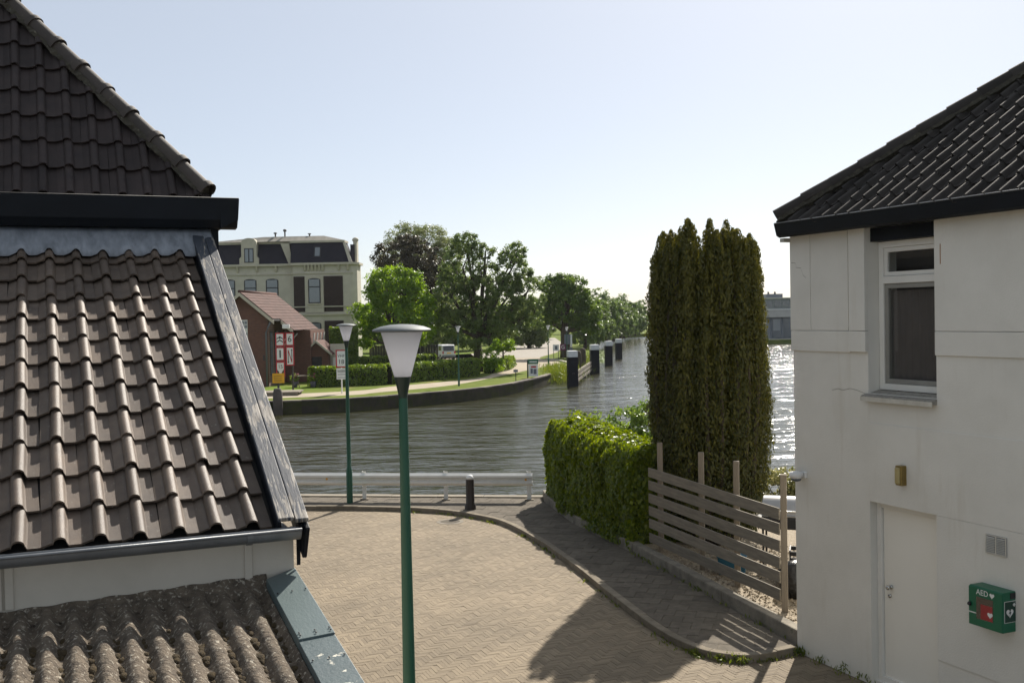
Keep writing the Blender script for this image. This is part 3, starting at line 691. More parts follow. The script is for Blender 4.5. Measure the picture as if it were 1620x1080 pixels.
# hip caps
def hip_caps(parent, start, direction, count, pitch, rad, mat, collar=True, first=0.0, mortar=True, rot_up=Vector((0, 0, 1))):
    d = direction.normalized(); side = d.cross(rot_up).normalized(); up = side.cross(d)
    n = 10
    def ring(p, r, w=1.0): return [p + side * (r * w * math.cos(a)) + up * (r * math.sin(a)) for a in np.linspace(R(-12), R(192), n)]
    mb = MB(); Lc = pitch + .05
    secs = [(0, rad * 1.26), (.055, rad * 1.26), (.058, rad * 1.02), (Lc, rad * .93)] if collar else [(0, rad * 1.08), (.01, rad * 1.08), (Lc * .5, rad), (Lc, rad * .9)]
    vs = []
    for t, r in secs: vs += ring(d * t, r)
    for t, r in reversed(secs): vs += ring(d * t, r - .014)
    k = len(secs) * 2
    fs = [(a * n + i, a * n + i + 1, ((a + 1) % k) * n + i + 1, ((a + 1) % k) * n + i) for a in range(k) for i in range(n - 1)]
    mb.add(vs, fs); me = mb.mesh('hip_cap'); me.materials.append(mat); me.polygons.foreach_set('use_smooth', [True] * len(me.polygons)); me.set_sharp_from_angle(angle=R(40))
    for i in range(count):
        o = link('hip_cap', me, None, parent, loc=start + d * (first + i * pitch) + up * rnd.gauss(0, .004) + side * rnd.gauss(0, .004))
    bed = MB(); bed.tube([start + d * (first + .03) - up * rad * .45, start + d * (first + count * pitch) - up * rad * .45], rad * .8, 8); bed.build('hip_bed', M['mortar'], parent)
    if mortar:
        mm = MB(); pts = []
        for sgn in (1, -1):
            row = []
            nseg = int(count * pitch / .04)
            for i in range(nseg):
                t = first + i * .04; o1 = side * sgn
                row.append([start + d * t + o1 * (rad * .9) + up * (-.0), start + d * t + o1 * (rad * 1.0 + rnd.uniform(0, .03)) - up * (rad * .55 + rnd.uniform(0, .02)), start + d * t + o1 * (rad * .6) - up * (rad * .9)])
            vv = [q for r_ in row for q in r_]; mm.add(vv, [(3 * i + k_, 3 * i + 3 + k_, 3 * i + 4 + k_, 3 * i + 1 + k_) for i in range(nseg - 1) for k_ in range(2)])
        mm.build('mortar', M['mortar'], parent)
hd = Vector((-1, 1, math.tan(PH)))
hip_caps(upper, Vector((hx - .02, UE - .02, UZ + .075)), hd, 13, .36, .070, M['hip'], True, -.02)
# box gutter around the upper eave
m = MB(); gp = [(3.55, OZ + 1.945), (3.46, OZ + 1.955), (3.41, OZ + 2.02), (3.40, OZ + 2.205), (3.418, OZ + 2.205), (3.43, OZ + 2.08), (3.55, OZ + 2.08)]
m.prism(gp, -6, 1.735, 'x'); bg_ = m.build('box_gutter', M['paint_dark'], house, bevel=.003)
m = MB(); m.prism([(1.585, OZ + 1.945), (1.69, OZ + 2.00), (1.735, OZ + 2.02), (1.748, OZ + 2.203), (1.73, OZ + 2.203), (1.72, OZ + 2.10), (1.585, OZ + 2.10)], 3.402, 15, 'y'); m.build('side_gutter', M['paint_dark'], house)
m = MB(); m.tube([(-6, 3.407, OZ + 2.208), (1.745, 3.407, OZ + 2.208)], .007, 6); m.build('gutter_rim', M['paint_dark'], bg_, True)
# lean-to of corrugated sheets
L2 = R(8)
ny, nx = 120, 330
uu = np.linspace(-1.6, 1.285, nx); ss = np.linspace(0, 1.75, ny)
Ug, Sg = np.meshgrid(uu, ss)
wave = .026 * np.cos(2 * math.pi * Ug / .130)
from mathutils import noise as mn
nzv = np.array([[mn.fractal(Vector((u * 14, s * 14, 3)), 1, 2, 4) for u in uu] for s in ss])
Z = wave + nzv * .0055 - .405 - .06 * np.exp(-((Sg - .0) / .06) ** 2) * 0
Yl = .05 - Sg * math.cos(L2); Zl = OZ + Z - Sg * math.sin(L2)
me = bpy.data.meshes.new('corrugated_sheet'); idx = np.arange(ny * nx).reshape(ny, nx)
me.from_pydata(np.stack([Ug, Yl, Zl], -1).reshape(-1, 3).tolist(), [], np.stack([idx[:-1, :-1], idx[:-1, 1:], idx[1:, 1:], idx[1:, :-1]], -1).reshape(-1, 4).tolist())
lean = link('corrugated_sheet', me, M['corrug'], house, True)
lm = lean.modifiers.new('solid', 'SOLIDIFY'); lm.thickness = .007
# cement fillet where sheets meet the wall
m = MB(); fv = []; ff = []
us = np.linspace(-1.6, 1.30, 120)
for i, u in enumerate(us):
    wv = .026 * math.cos(2 * math.pi * u / .130)
    zt = OZ - .332 - .045 * (1.3 - u) / 1.4; fv += [(u, .052, zt + .004 * math.sin(u * 31)), (u, .03 - .012 * mn.noise(Vector((u * 9, 0, 0))), zt - .02), (u, -.06 - .03 * mn.noise(Vector((u * 13, 1, 0))) + .015 * wv / .026, OZ - .415 + wv * .9)]
ff = [(3 * i + k, 3 * i + 3 + k, 3 * i + 4 + k, 3 * i + 1 + k) for i in range(len(us) - 1) for k in range(2)]
m.add(fv, ff); m.build('cement_fillet', M['corrug'], house, True)
# moss cushions in the valleys
mv = []; mf = []
for _ in range(1100):
    k = rnd.randint(-12, 9); u = (k + .5) * .130 + rnd.gauss(0, .012); s = rnd.uniform(.25, 1.7) ** .8 * 1.1
    if u > 1.27: continue
    r = rnd.uniform(.008, .024) * (1 if rnd.random() < .85 else 1.4); base = len(mv)
    cy, cz = .05 - s * math.cos(L2), OZ - .405 - .024 - s * math.sin(L2)
    for a in range(4):
        el = a / 3 * R(90)
        for j in range(8):
            az = 2 * math.pi * j / 8; rr = r * math.cos(el) * rnd.uniform(.8, 1.2)
            mv.append((u + rr * math.cos(az), cy + rr * math.sin(az) * 1.5, cz + r * .95 * math.sin(el)))
    for a in range(3):
        for j in range(8): mf.append((base + a * 8 + j, base + a * 8 + (j + 1) % 8, base + a * 8 + 8 + (j + 1) % 8, base + a * 8 + 8 + j))
m = MB(); m.add(mv, mf); mo_ = m.build('moss', M['moss'], house, True); mo_['kind'] = 'stuff'
# coated metal verge trims of the lean-to
def lp(u, s, n): return (u, .05 - s * math.cos(L2) - n * math.sin(L2), OZ - .365 - s * math.sin(L2) + n * math.cos(L2))
def trim(s0, s1, mat, n):
    m = MB(); m.add([lp(1.285, s0, n), lp(1.470, s0 - .10 if s0 < .2 else s0, n + .012), lp(1.470, s1, n + .012), lp(1.285, s1, n), lp(1.285, s0, n - .09), lp(1.470, s0 - .10 if s0 < .2 else s0, n - .14), lp(1.470, s1, n - .14), lp(1.285, s1, n - .09)],
                    [(0, 1, 2, 3), (0, 4, 5, 1), (1, 5, 6, 2), (2, 6, 7, 3), (3, 7, 4, 0), (4, 7, 6, 5)]); t_ = m.build('verge_trim', mat, house, bevel=.003)
    sc_ = MB()
    for s in (s0 + .25, s1 - .03, s1 - .06):
        for u in (1.30, 1.38, 1.455):
            p = lp(u, s, n + .006 + .012 * (u - 1.285) / .185); sc_.lathe([(.005, -.002), (.005, .003), (.002, .004)], 8, p)
    sc_.build('screw', M['black'], t_)['kind'] = 'stuff'
trim(.075, .93, M['green_flash'], .035); trim(.925, 1.9, M['green_peel'], .024)
m = MB(); m.box(-1.6, 1.462, -1.75, .05, 0, OZ - .70); m.build('lean_to_wall', M['white_wall'], house)

# ------------------------------------------------------------------ right house (local frame: x into the house, y along the wall away from camera)
rh = empty('white_house', (3.69, 14.11, 0), PSI, 'white rendered house with anthracite tiled hip roof, window and cream door', 'house')
def rbox(name, mat, x0, x1, s0, s1, z0, z1, bevel=0, parent=None):
    m = MB(); m.box(x0, x1, -s1, -s0, z0, z1); return m.build(name, mat, parent or rh, bevel=bevel)
WS = [0, 1.393, 2.465, 7.0]
# lower wall (around the door), band, and upper wall panels around the window
rbox('wall', M['render'], 0, .45, 0, 1.40, -.1, 3.5)
rbox('wall', M['render'], 0, .45, 2.455, 7, -.1, 3.5)
rbox('wall', M['render'], .002, .45, 1.40, 2.455, 2.205, 3.5)
rbox('wall', M['render'], .001, .45, .001, 1.395, 3.5, 5.60)
rbox('wall', M['render'], .001, .45, 2.468, 7, 3.5, 5.60)
rbox('wall', M['render'], .45, 6, .0, 7, -.1, 5.6)
rbox('wall_band', M['render'], -.022, .0, -.022, 1.105, 3.978, 4.24, .006)
rbox('wall_band', M['render'], -.022, .0, 2.468, 7, 3.978, 4.24, .006)
rbox('wall_band', M['render'], -.045, .0, 1.108, 1.397, 3.99, 4.24, .006)
rbox('wall_panel', M['render'], -.024, .0, -.024, .375, 4.245, 5.47, .004)
rbox('wall_panel', M['render'], -.018, .0, .378, 1.075, 4.246, 5.47, .004)
rbox('wall_panel', M['render'], -.046, .0, 1.120, 1.394, 4.245, 5.47, .004)
rbox('wall_panel', M['render'], -.020, .0, 2.469, 7, 4.246, 5.47, .004)
rbox('wall_panel', M['render'], -.012, .0, 1.405, 7, 2.208, 3.145, .003)
rbox('wall_panel', M['render'], -.012, .0, 2.456, 7, .60, 2.206, .003)
m = MB(); m.prism([(-.075, 3.43), (-.078, 3.475), (.16, 3.535), (.16, 3.43)], -2.475, -1.345, 'y'); so = m.build('window_sill', M['sillstone'], rh, bevel=.008)
m = MB(); m.prism([(-.081, 3.41), (-.082, 3.462), (-.076, 3.464), (-.07, 3.41)], -2.478, -1.342, 'y'); m.build('sill_face', M['render_trim'], so)
# window: white frame, transom, fanlight, grey lower sash
def frame(name, mat, x0, x1, s0, s1, z0, z1, t, parent, bevel=.004):
    m = MB()
    m.box(x0, x1, -s0 - t, -s0, z0, z1); m.box(x0, x1, -s1, -s1 + t, z0, z1); m.box(x0, x1, -s1 + t, -s0 - t, z0, z0 + t); m.box(x0, x1, -s1 + t, -s0 - t, z1 - t, z1)
    return m.build(name, mat, parent, bevel=bevel)
win = empty('window', (0, 0, 0)); win.parent = rh
frame('window_frame', M['white_paint'], .17, .24, 1.40, 2.462, 3.538, 5.30, .075, win)
m = MB(); m.box(.165, .24, -2.387, -1.475, 4.80, 4.885); m.build('transom', M['white_paint'], win, bevel=.004)
frame('fanlight_frame', M['white_paint'], .185, .235, 1.478, 2.384, 4.888, 5.222, .05, win)
frame('sash', M['grey_paint'], .187, .24, 1.478, 2.384, 3.616, 4.797, .055, win)
m = MB(); m.box(.205, .212, -2.332, -1.53, 4.94, 5.17); m.build('pane', M['clear'], win)
m = MB(); m.box(.207, .214, -2.327, -1.535, 3.672, 4.74); m.build('pane', M['clear'], win)
rbox('room_back', pm('brown room', (.10, .085, .075), None, 2, .9), .448, .452, 1.396, 2.464, 3.5, 5.36, parent=win)
cv = MB(); cu_ = np.linspace(1.46, 2.40, 80); cvv = []
for u in cu_: cvv += [(.285 + .015 * math.sin(u * 60), -u, 3.58), (.285 + .015 * math.sin(u * 60), -u, 4.72)]
cv.add(cvv, [(2 * i, 2 * i + 2, 2 * i + 3, 2 * i + 1) for i in range(79)]); cv.build('curtain', pm('brown curtain', (.20, .17, .16), None, 3, .9), win, True)
rbox('window_lintel', M['paint_dark'], .05, .30, 1.398, 2.464, 5.302, 5.46)
# door
do = empty('door', (0, 0, 0)); do.parent = rh
frame('door_frame', M['white_paint'], .10, .18, 1.402, 2.452, .04, 2.203, .07, do)
m = MB(); m.box(.135, .175, -2.378, -1.478, .10, 2.125); m.build('door_leaf', M['door'], do, bevel=.003)
m = MB(); m.box(.06, .20, -2.452, -1.402, -.02, .045); m.build('threshold', M['white_paint'], do, bevel=.006)
m = MB(); m.tube([(.135, -1.60, 1.20), (.115, -1.60, 1.20), (.112, -1.60, 1.20)], [.026, .026, .012], 14); m.tube([(.112, -1.60, 1.20), (.075, -1.60, 1.20), (.06, -1.60, 1.20)], [.011, .030, .022], 14); m.build('knob', M['steel'], do, True)
m = MB(); m.tube([(.136, -1.575, 1.09), (.118, -1.575, 1.09)], [.024, .022], 12); m.build('lock', M['steel'], do, True)
# gutter and fascia
m = MB(); m.prism([(.0, 5.47), (-.20, 5.45), (-.245, 5.475), (-.285, 5.63), (-.27, 5.635), (-.23, 5.50), (.0, 5.50)], -7, .0, 'y'); gt = m.build('box_gutter', M['paint_dark'], rh)
m = MB(); m.tube([(-.285, .0, 5.636), (-.285, -7, 5.636)], .008, 6); m.build('gutter_rim', M['zinc'], gt, True)
m = MB(); m.prism([(.0, 5.472), (-.20, 5.452), (-.243, 5.477), (-.283, 5.628), (.0, 5.628)], -.001, .012, 'y'); m.build('gutter_end', M['paint_dark'], gt)
m = MB(); m.box(-.12, 6, .013, .10, 5.40, 5.45); m.build('soffit', M['soffit'], rh)
# hip roof
RP = R(38); rtw, rtg = .222, .315; RE = -.22; RZ = 5.66
rd = MB(); T3 = 3.1
rd.add([(RE + .05, -.05, RZ - .05), (RE + .05, -9, RZ - .05), (RE + T3, -9, RZ - .05 + (T3 - .05) * math.tan(RP)), (RE + T3, -T3, RZ - .05 + (T3 - .05) * math.tan(RP)), (6, -.05, RZ - .05), (6, -9, RZ - .05)],
       [(0, 3, 2, 1), (0, 4, 3), (4, 5, 2, 3), (1, 2, 5), (0, 1, 5, 4)])
rroof = rd.build('hip_roof', M['deck'], rh)
V3, F3 = tile_mesh(rtw, .385, .060, .036, .015, scallop=.028)
TS3 = shared_tile(V3, F3, M['tile_black'])
cp = (Vector((RE + .03, .22, RZ)), Vector((1, 1, 0)).normalized())
cp = (Vector((RE, .20, RZ)), Vector((-1, 1, 0)).normalized() * 1.0)
cp = (Vector((RE, -.02, RZ)), Vector((1, 1, 0)).normalized())
for c in range(0, 34):
    for n_ in range(0, 13):
        s = n_ * rtg - .05 + rnd.gauss(0, .006); y = .16 - c * rtw + rnd.gauss(0, .005)
        p = (RE + s * math.cos(RP) - .045 * math.sin(RP), y, RZ + s * math.sin(RP) + .045 * math.cos(RP) + rnd.gauss(0, .003))
        if y + p[0] > .9: continue
        mt = Matrix.Translation(p) @ Matrix.Rotation(R(-90) + rnd.gauss(0, .012), 4, 'Z') @ Matrix.Rotation(RP + rnd.gauss(0, .008), 4, 'X')
        if y < -6.2 or (p[2] > 8.6): continue
        add_tile('roof_tile', V3, F3, M['tile_black'], rroof, mt, cut=cp, shared=TS3)
hip_caps(rroof, Vector((RE - .02, .0, RZ + .05)), Vector((1, -1, math.tan(RP))), 12, .40, .095, M['tile_black'], False, 0.0)
# wall fittings: lamp, sensor, vent, cabinet are things of their own
def onwall(name, s, z, label, cat):
    p = Matrix.Translation((3.69, 14.11, 0)) @ Matrix.Rotation(PSI, 4, 'Z') @ Vector((-.001, -s, z)); return empty(name, p, PSI, label, cat)
wlp = onwall('wall_lamp', 1.965, 2.59, 'small brass bulkhead lamp on the white wall above the cream door', 'lamp')
m = MB(); m.box(-.09, 0, -.05, .05, -.115, .115); m.build('housing', M['brass'], wlp, bevel=.012)
m = MB(); m.box(-.115, -.085, -.035, .035, -.095, .095); m.build('diffuser', M['lens_old'], wlp, bevel=.012)
sen = onwall('motion_sensor', .20, 2.36, 'white motion sensor on the corner of the white house wall', 'sensor')
m = MB(); m.box(-.03, 0, -.05, .04, -.03, .05); m.build('bracket', M['white'], sen, bevel=.006)
m = MB(); m.lathe([(.03, .06), (.085, .045), (.09, .0), (.075, -.03)], 20, (-.11, .04, 0)); m.build('housing', M['white'], sen, True)
m = MB(); m.lathe([(.075, -.03), (.06, -.06), (.02, -.075)], 20, (-.11, .04, 0)); m.build('lens', M['cap'], sen, True)
ven = onwall('air_vent', 3.278, 2.03, 'square louvred air vent in the white wall above the green cabinet', 'vent')
frame_v = MB(); frame_v.box(-.018, -.004, -.135, .135, -.10, .10); frame_v.build('vent_plate', M['conc_far'], ven, bevel=.003); fr_v = MB(); [fr_v.box(-.026, -.019, *b) for b in ((-.135, .135, .088, .10), (-.135, .135, -.10, -.088), (-.135, -.12, -.088, .088), (.12, .135, -.088, .088), (-.008, .008, -.088, .088))]; fr_v.build('vent_frame', M['render_trim'], ven)
for k in range(10):
    for sgn in (-1, 1):
        m = MB(); z = -.078 + k * .0173; m.add([(-.020, sgn * .065 - .052, z), (-.020, sgn * .065 + .052, z), (-.033, sgn * .065 + .052, z - .010), (-.033, sgn * .065 - .052, z - .010), (-.020, sgn * .065 - .052, z - .004), (-.020, sgn * .065 + .052, z - .004)], [(0, 1, 2, 3), (3, 2, 5, 4), (0, 3, 4), (1, 5, 2)]); m.build('louvre', M['render_trim'], ven)
aed = onwall('defibrillator_cabinet', 3.295, 1.397, 'green defibrillator cabinet with small window on the white wall', 'cabinet')
hw, hh, dp = .215, .207, .19
m = MB(); m.prism([(-dp, -hh), (-dp, hh - .01), (-dp + .01, hh), (0, hh), (0, -hh)], -hw, hw, 'y'); m.build('body', M['aed'], aed, bevel=.006)
m = MB(); m.box(-dp - .008, -dp - .0015, -hw + .002, hw - .10 + .098, -hh + .003, hh - .012); m.build('door', M['aed'], aed, bevel=.003)
m = MB(); m.box(-dp - .0095, -dp - .007, -.105, .112, -.125, .105); m.build('window', M['glass'], aed, bevel=.0)
m = MB(); m.box(-dp - .0105, -dp - .0095, -.095, .055, -.118, .035); m.build('red_case', M['aed_red'], aed)
lt = text_mesh('AED', .082, .0008); o = link('lettering', lt, M['white'], aed, loc=(-dp - .0092, .035, .152), rot=(R(90), 0, R(-90)))
HEART = [(math.sin(t) ** 3 * 16 / 17, (13 * math.cos(t) - 5 * math.cos(2 * t) - 2 * math.cos(3 * t) - math.cos(4 * t)) / 17) for t in np.linspace(0, 2 * math.pi, 28, endpoint=False)]
def heart(y, z, sz, x0, x1, mat, name='heart_mark'):
    m = MB(); m.prism([(y + a * sz, z + b * sz) for a, b in HEART], x0, x1, 'x'); return m.build(name, mat, aed)
heart(-.09, .15, .032, -dp - .0100, -dp - .0085, M['white'])
heart(-.066, -.055, .036, -dp - .0115, -dp - .0107, M['white'])
m = MB(); m.box(-dp - .010, -dp - .008, .115, hw - .002, -.078, -.068); m.build('stripe', M['white'], aed)
m = MB(); m.lathe([(.022, 0), (.022, .015), (.012, .03)], 14); m.build('latch', M['black'], aed, True, loc=(-dp - .008, hw - .02, .01), rot=(0, R(-90), 0))
# side sign with heart, bolt and cross (on the face that looks towards the camera, -y)
m = MB(); m.box(-.165, -.006, -hw - .0015, -hw + .001, -.105, .115); m.build('side_sign', M['white'], aed)
m = MB(); m.box(-.160, -.011, -hw - .0025, -hw - .001, -.100, .110); m.build('side_field', M['aed_dark'], aed)
m = MB(); m.prism([(-.092 + a * .052, -.005 + b * .052) for a, b in HEART], -hw - .0040, -hw - .0024, 'y'); m.build('heart_mark', M['white'], aed)
m = MB(); m.prism([(-.085, .035), (-.108, -.012), (-.092, -.008), (-.100, -.048), (-.074, .006), (-.090, .004), (-.076, .035)], -hw - .0052, -hw - .0039, 'y'); m.build('bolt_mark', M['aed_dark'], aed)
m = MB(); m.box(-.050, -.016, -hw - .0042, -hw - .0024, .068, .080); m.box(-.039, -.027, -hw - .0044, -hw - .0022, .056, .092); m.build('cross_mark', M['white'], aed)
m = MB(); m.box(-.085, -.004, -hw - .003, -hw + .001, .135, .195); m.build('side_hatch', M['black'], aed)
# cracks and rust stains on the wall
def crack(pts, wd=.004):
    m = MB(); r = []
    for i, (s, z) in enumerate(pts): r += [(-.0035 if z < 4.2 else -.0265, -s, z + wd * .5), (-.0035 if z < 4.2 else -.0265, -s, z - wd * .5)]
    m.add(r, [(2 * i, 2 * i + 2, 2 * i + 3, 2 * i + 1) for i in range(len(pts) - 1)]); m.build('crack', M['crack'], rh)
crack([(.0, 5.13), (.09, 5.12), (.11, 5.06), (.20, 5.05), (.24, 4.96), (.30, 4.92)])
crack([(.75, 3.50), (.86, 3.525), (.95, 3.51), (1.08, 3.54), (1.20, 3.525), (1.34, 3.49)])
m = MB(); m.box(-.0225, -.0195, -2.565, -2.555, 4.98, 5.20); m.build('rust_streak', M['rust'], rh)

# ------------------------------------------------------------------ lamp posts
def lamp_post(label, loc, h, sc_=1.0, group='green lamp posts with conical lanterns', tilt=0):
    o = empty('lamp_post', loc, 0, label, 'street lamp', group)
    r = .034
    m = MB(); m.lathe([(.075, -.05), (.075, .85), (.062, .93), (.052, .96), (.050, 1.6), (r, h - .578)], 20); m.build('pole', M['green_lamp'], o, auto=True)
    m = MB(); m.lathe([(r + .002, h - .60), (r + .004, h - .57), (.067, h - .432)], 24); m.build('collar', M['dark_green'], o, auto=True)
    prof = [(.066, h - .431), (.118, h - .245), (.169, h - .062)]
    m = MB(); m.lathe([(a, b) for a, b in prof] + [(a - .005, b) for a, b in prof[::-1]], 40)
    m.f = [f for f in m.f if len(f) == 4]; m.build('diffuser', M['opal'], o, auto=True)
    m = MB(); m.lathe([(.015, h - .44), (.015, h - .15)], 10); m.build('lamp_tube', M['white'], o, True)
    m = MB(); m.lathe([(.16, h - .078), (.229, h - .072), (.234, h - .064), (.225, h - .054), (.17, h - .034), (.09, h - .020), (.01, h - .016)], 40); m.build('cap', M['cap'], o, auto=True)
    return o
lamp_post('tall green lamp post standing nearest, in the middle of the brick courtyard', (-.875, 8.5, 0), 4.47)
lamp_post('green lamp post at the kerb beside the guardrail', (-3.98, 25.72, .0), 4.42)
lamp_post('green lamp post on the far grass verge in front of the long hedge', (-3.97, 78.4, -.5), 4.36)
lamp_post('green lamp post at the bend of the far gravel path', (3.31, 99.8, -.5), 4.1)
lamp_post('distant green lamp post left of the signs under the chestnut tree', (6.1, 135, -.5), 4.5)
lamp_post('distant green lamp post beside the grey sign pillar on the bank', (6.0, 118.6, -.5), 3.7)

# ------------------------------------------------------------------ guardrail and bollard
gr_ = empty('guardrail', (0, 0, 0), 0, 'galvanised W-beam guardrail along the near quay edge', 'guardrail')
ga = Vector((-11.8, 27.42, 0)); gb = Vector((-3.73, 26.16, 0)); gc = Vector((.42, 25.60, 0))
def rail(a, b):
    d = (b - a).normalized(); n = Vector((d.y, -d.x, 0))
    pr = [(.0, .425), (.02, .44), (.075, .48), (.075, .525), (.01, .55), (.01, .60), (.075, .625), (.075, .67), (.02, .71), (.0, .725)]
    pr2 = [(x - .005, z) for x, z in pr][::-1]
    poly = pr + pr2; k = len(poly)
    m = MB(); m.add([a + n * x + Vector((0, 0, z + .02)) for x, z in poly] + [b + n * x + Vector((0, 0, z + .02)) for x, z in poly],
                    [tuple(range(k))[::-1], tuple(range(k, 2 * k))] + [(i, (i + 1) % k, k + (i + 1) % k, k + i) for i in range(k)])
    return m.build('beam', M['galv'], gr_, auto=True)
rail(ga, gb); rail(gb - (gc - gb).normalized() * .0, gc)
dd = (gc - gb).normalized(); nn = Vector((dd.y, -dd.x, 0))
for t in (-6.1, -4.07, -2.03, 0.03, 2.06, 4.09):
    p = (gb + dd * t) if t >= 0 else gb + (ga - gb).normalized() * -t
    m = MB(); q = p - nn * .07
    m.prism([(q.x - .05, q.y - .04), (q.x + .05, q.y - .055), (q.x + .05, q.y - .045), (q.x - .04, q.y - .03), (q.x - .04, q.y + .05), (q.x - .05, q.y + .05)], .05, .78, 'z'); po = m.build('post', M['galv'], gr_)
    m = MB(); m.prism([(q.x - .1, q.y - .1), (q.x + .1, q.y - .12), (q.x + .1, q.y + .08), (q.x - .1, q.y + .1)], .085, .112, 'z'); m.build('foot_plate', M['kerb'], po)
    for z in (.55, .64):
        for s_ in (-.06, .06):
            m = MB(); c = p + nn * .008 + dd * s_ + Vector((0, 0, z)); m.tube([c, c + nn * .016], .011, 6); m.build('bolt', M['black'], po)
for t, z in ((1.15, .60), (-.9, .6), (4.02, .59)):
    p = (gb + dd * t) if t >= 0 else gb + (ga - gb).normalized() * -t
    m = MB(); c = p + nn * .012 + Vector((0, 0, z)); m.tube([c, c + nn * .006], .028, 10); m.build('reflector', M['yellow'], gr_)
bo = empty('bollard', (-1.04, 24.60, .0), 0, 'dark bollard with white domed cap at the kerb', 'bollard')
m = MB(); m.lathe([(.135, 0), (.13, .18), (.10, .24), (.095, .78)], 16); m.build('post', M['bollard'], bo, auto=True)
m = MB(); m.lathe([(.085, .78), (.08, .83), (.055, .87), (.01, .885)], 16); m.build('cap', M['white'], bo, True)

# ------------------------------------------------------------------ fence
fe = empty('timber_fence', (0, 0, 0), 0, 'weathered timber fence of spaced horizontal boards on four tall posts', 'fence')
FP = [(2.59, 19.34), (3.08, 17.9), (3.43, 16.76), (3.80, 15.3)]
for x, y in FP:
    m = MB(); m.box(-.045, .045, -.045, .045, 0, 2.0); m.build('post', M['postwood'], fe, bevel=.005, loc=(x + .03, y, .17), rot=(0, 0, R(-16)))
fa, fb_ = Vector((2.46, 19.5, 0)), Vector((3.79, 15.28, 0)); fd = (fb_ - fa).normalized(); fL = (fb_ - fa).length; fang = math.atan2(fd.y, fd.x)
zs = [1.62, 1.385, 1.15, .92, .69, .43]
for k, z in enumerate(zs):
    m = MB(); hh_ = .084
    m.box(0, fL, -.012, .012, -hh_, hh_)
    off = -.062 if k % 2 == 0 else -.058
    nv = Vector((fd.y, -fd.x, 0)) * (.062 if k % 2 == 0 else .062)
    loc = fa + nv * -1 * (-1) * 0 + Vector((-fd.y, fd.x, 0)) * 0 + Vector((0, 0, z))
    side = Vector((fd.y, -fd.x, 0))
    if side.x > 0: side = -side
    loc += side * .03; 
    m.build('board', M['wood'], fe, bevel=.003, loc=loc, rot=(0, rnd.uniform(-.004, .004), fang))

# ------------------------------------------------------------------ near plants
def hedge_points(poly_c, half, z0, z1, n, bulge=.12):
    """points on the faces of a swept box"""
    P = []; Nn = []
    pts = [np.array(p, float) for p in poly_c]; segs = [np.linalg.norm(b - a) for a, b in zip(pts[:-1], pts[1:])]; tot = sum(segs)
    for _ in range(n):
        t = rnd.random() * tot; i = 0
        while t > segs[i] and i < len(segs) - 1: t -= segs[i]; i += 1
        d = (pts[i + 1] - pts[i]) / segs[i]; c = pts[i] + d * t; nrm = np.array([d[1], -d[0]])
        H_ = z1 - z0; per = rnd.random() * (2 * H_ + 2 * half + 1.0)
        end = 0
        if per < H_: s_, z, nn_ = 1, z0 + per, (nrm[0], nrm[1], .25)
        elif per < 2 * H_: s_, z, nn_ = -1, z0 + per - H_, (-nrm[0], -nrm[1], .25)
        elif per < 2 * H_ + 2 * half: s_, z, nn_ = (per - 2 * H_ - half) / half, z1, (0, 0, 1)
        else:
            e = 0 if rnd.random() < .5 else -1; c = pts[e]; s_ = rnd.uniform(-1, 1); z = rnd.uniform(z0, z1); dd_ = (pts[1] - pts[0]) if e == 0 else (pts[-1] - pts[-2]); dd_ = dd_ / np.linalg.norm(dd_) * (-1 if e == 0 else 1); nn_ = (dd_[0], dd_[1], .2)
        # rounded shoulders
        edge_ = max(0, (z - (z1 - .45)) / .45); hs = half * (1 - .28 * edge_ ** 2)
        zz = z - (.22 * abs(s_) ** 3 if z == z1 else 0)
        p = np.array([c[0] + nrm[0] * s_ * hs, c[1] + nrm[1] * s_ * hs, zz]); nn_ = np.array(nn_)
        nb = mn.noise(Vector(p) * 1.7) * bulge + mn.noise(Vector(p) * 5) * bulge * .5
        P.append(p + nn_ * (nb - abs(rnd.gauss(0, .05)))); Nn.append(nn_)
    return np.array(P), np.array(Nn)
iv = empty('ivy_hedge', (0, 0, 0), 0, 'bright green clipped ivy hedge between pavement and water', 'hedge')
IVP = [(1.42, 25.75), (1.75, 23.6), (2.25, 21.6), (2.80, 20.05)]
P, Nn = hedge_points(IVP, .72, .14, 2.02, 80000)
tint = np.clip((P[:, 2] - .3) / 3.2 * 0 + .5, 0, 1)
leaf_cloud('foliage', P, Nn, .072, .82, M['leaf_ivy'], iv, .55, None, np.tile([0, 0, -1.], (len(P), 1)))
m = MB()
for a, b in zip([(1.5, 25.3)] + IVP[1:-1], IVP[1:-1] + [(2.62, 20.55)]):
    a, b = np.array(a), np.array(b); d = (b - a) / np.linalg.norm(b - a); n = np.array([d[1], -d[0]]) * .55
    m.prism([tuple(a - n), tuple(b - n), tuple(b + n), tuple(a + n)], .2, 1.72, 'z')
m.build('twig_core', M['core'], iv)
# stray shoots on top
P = np.array([(rnd.gauss(1.5, .12), rnd.gauss(25.0, .5), rnd.uniform(1.9, 2.25)) for _ in range(250)]); leaf_cloud('shoots', P, np.tile([0, 0, 1.], (250, 1)), .08, .8, M['leaf_ivy'], iv, .9)['kind'] = 'stuff'
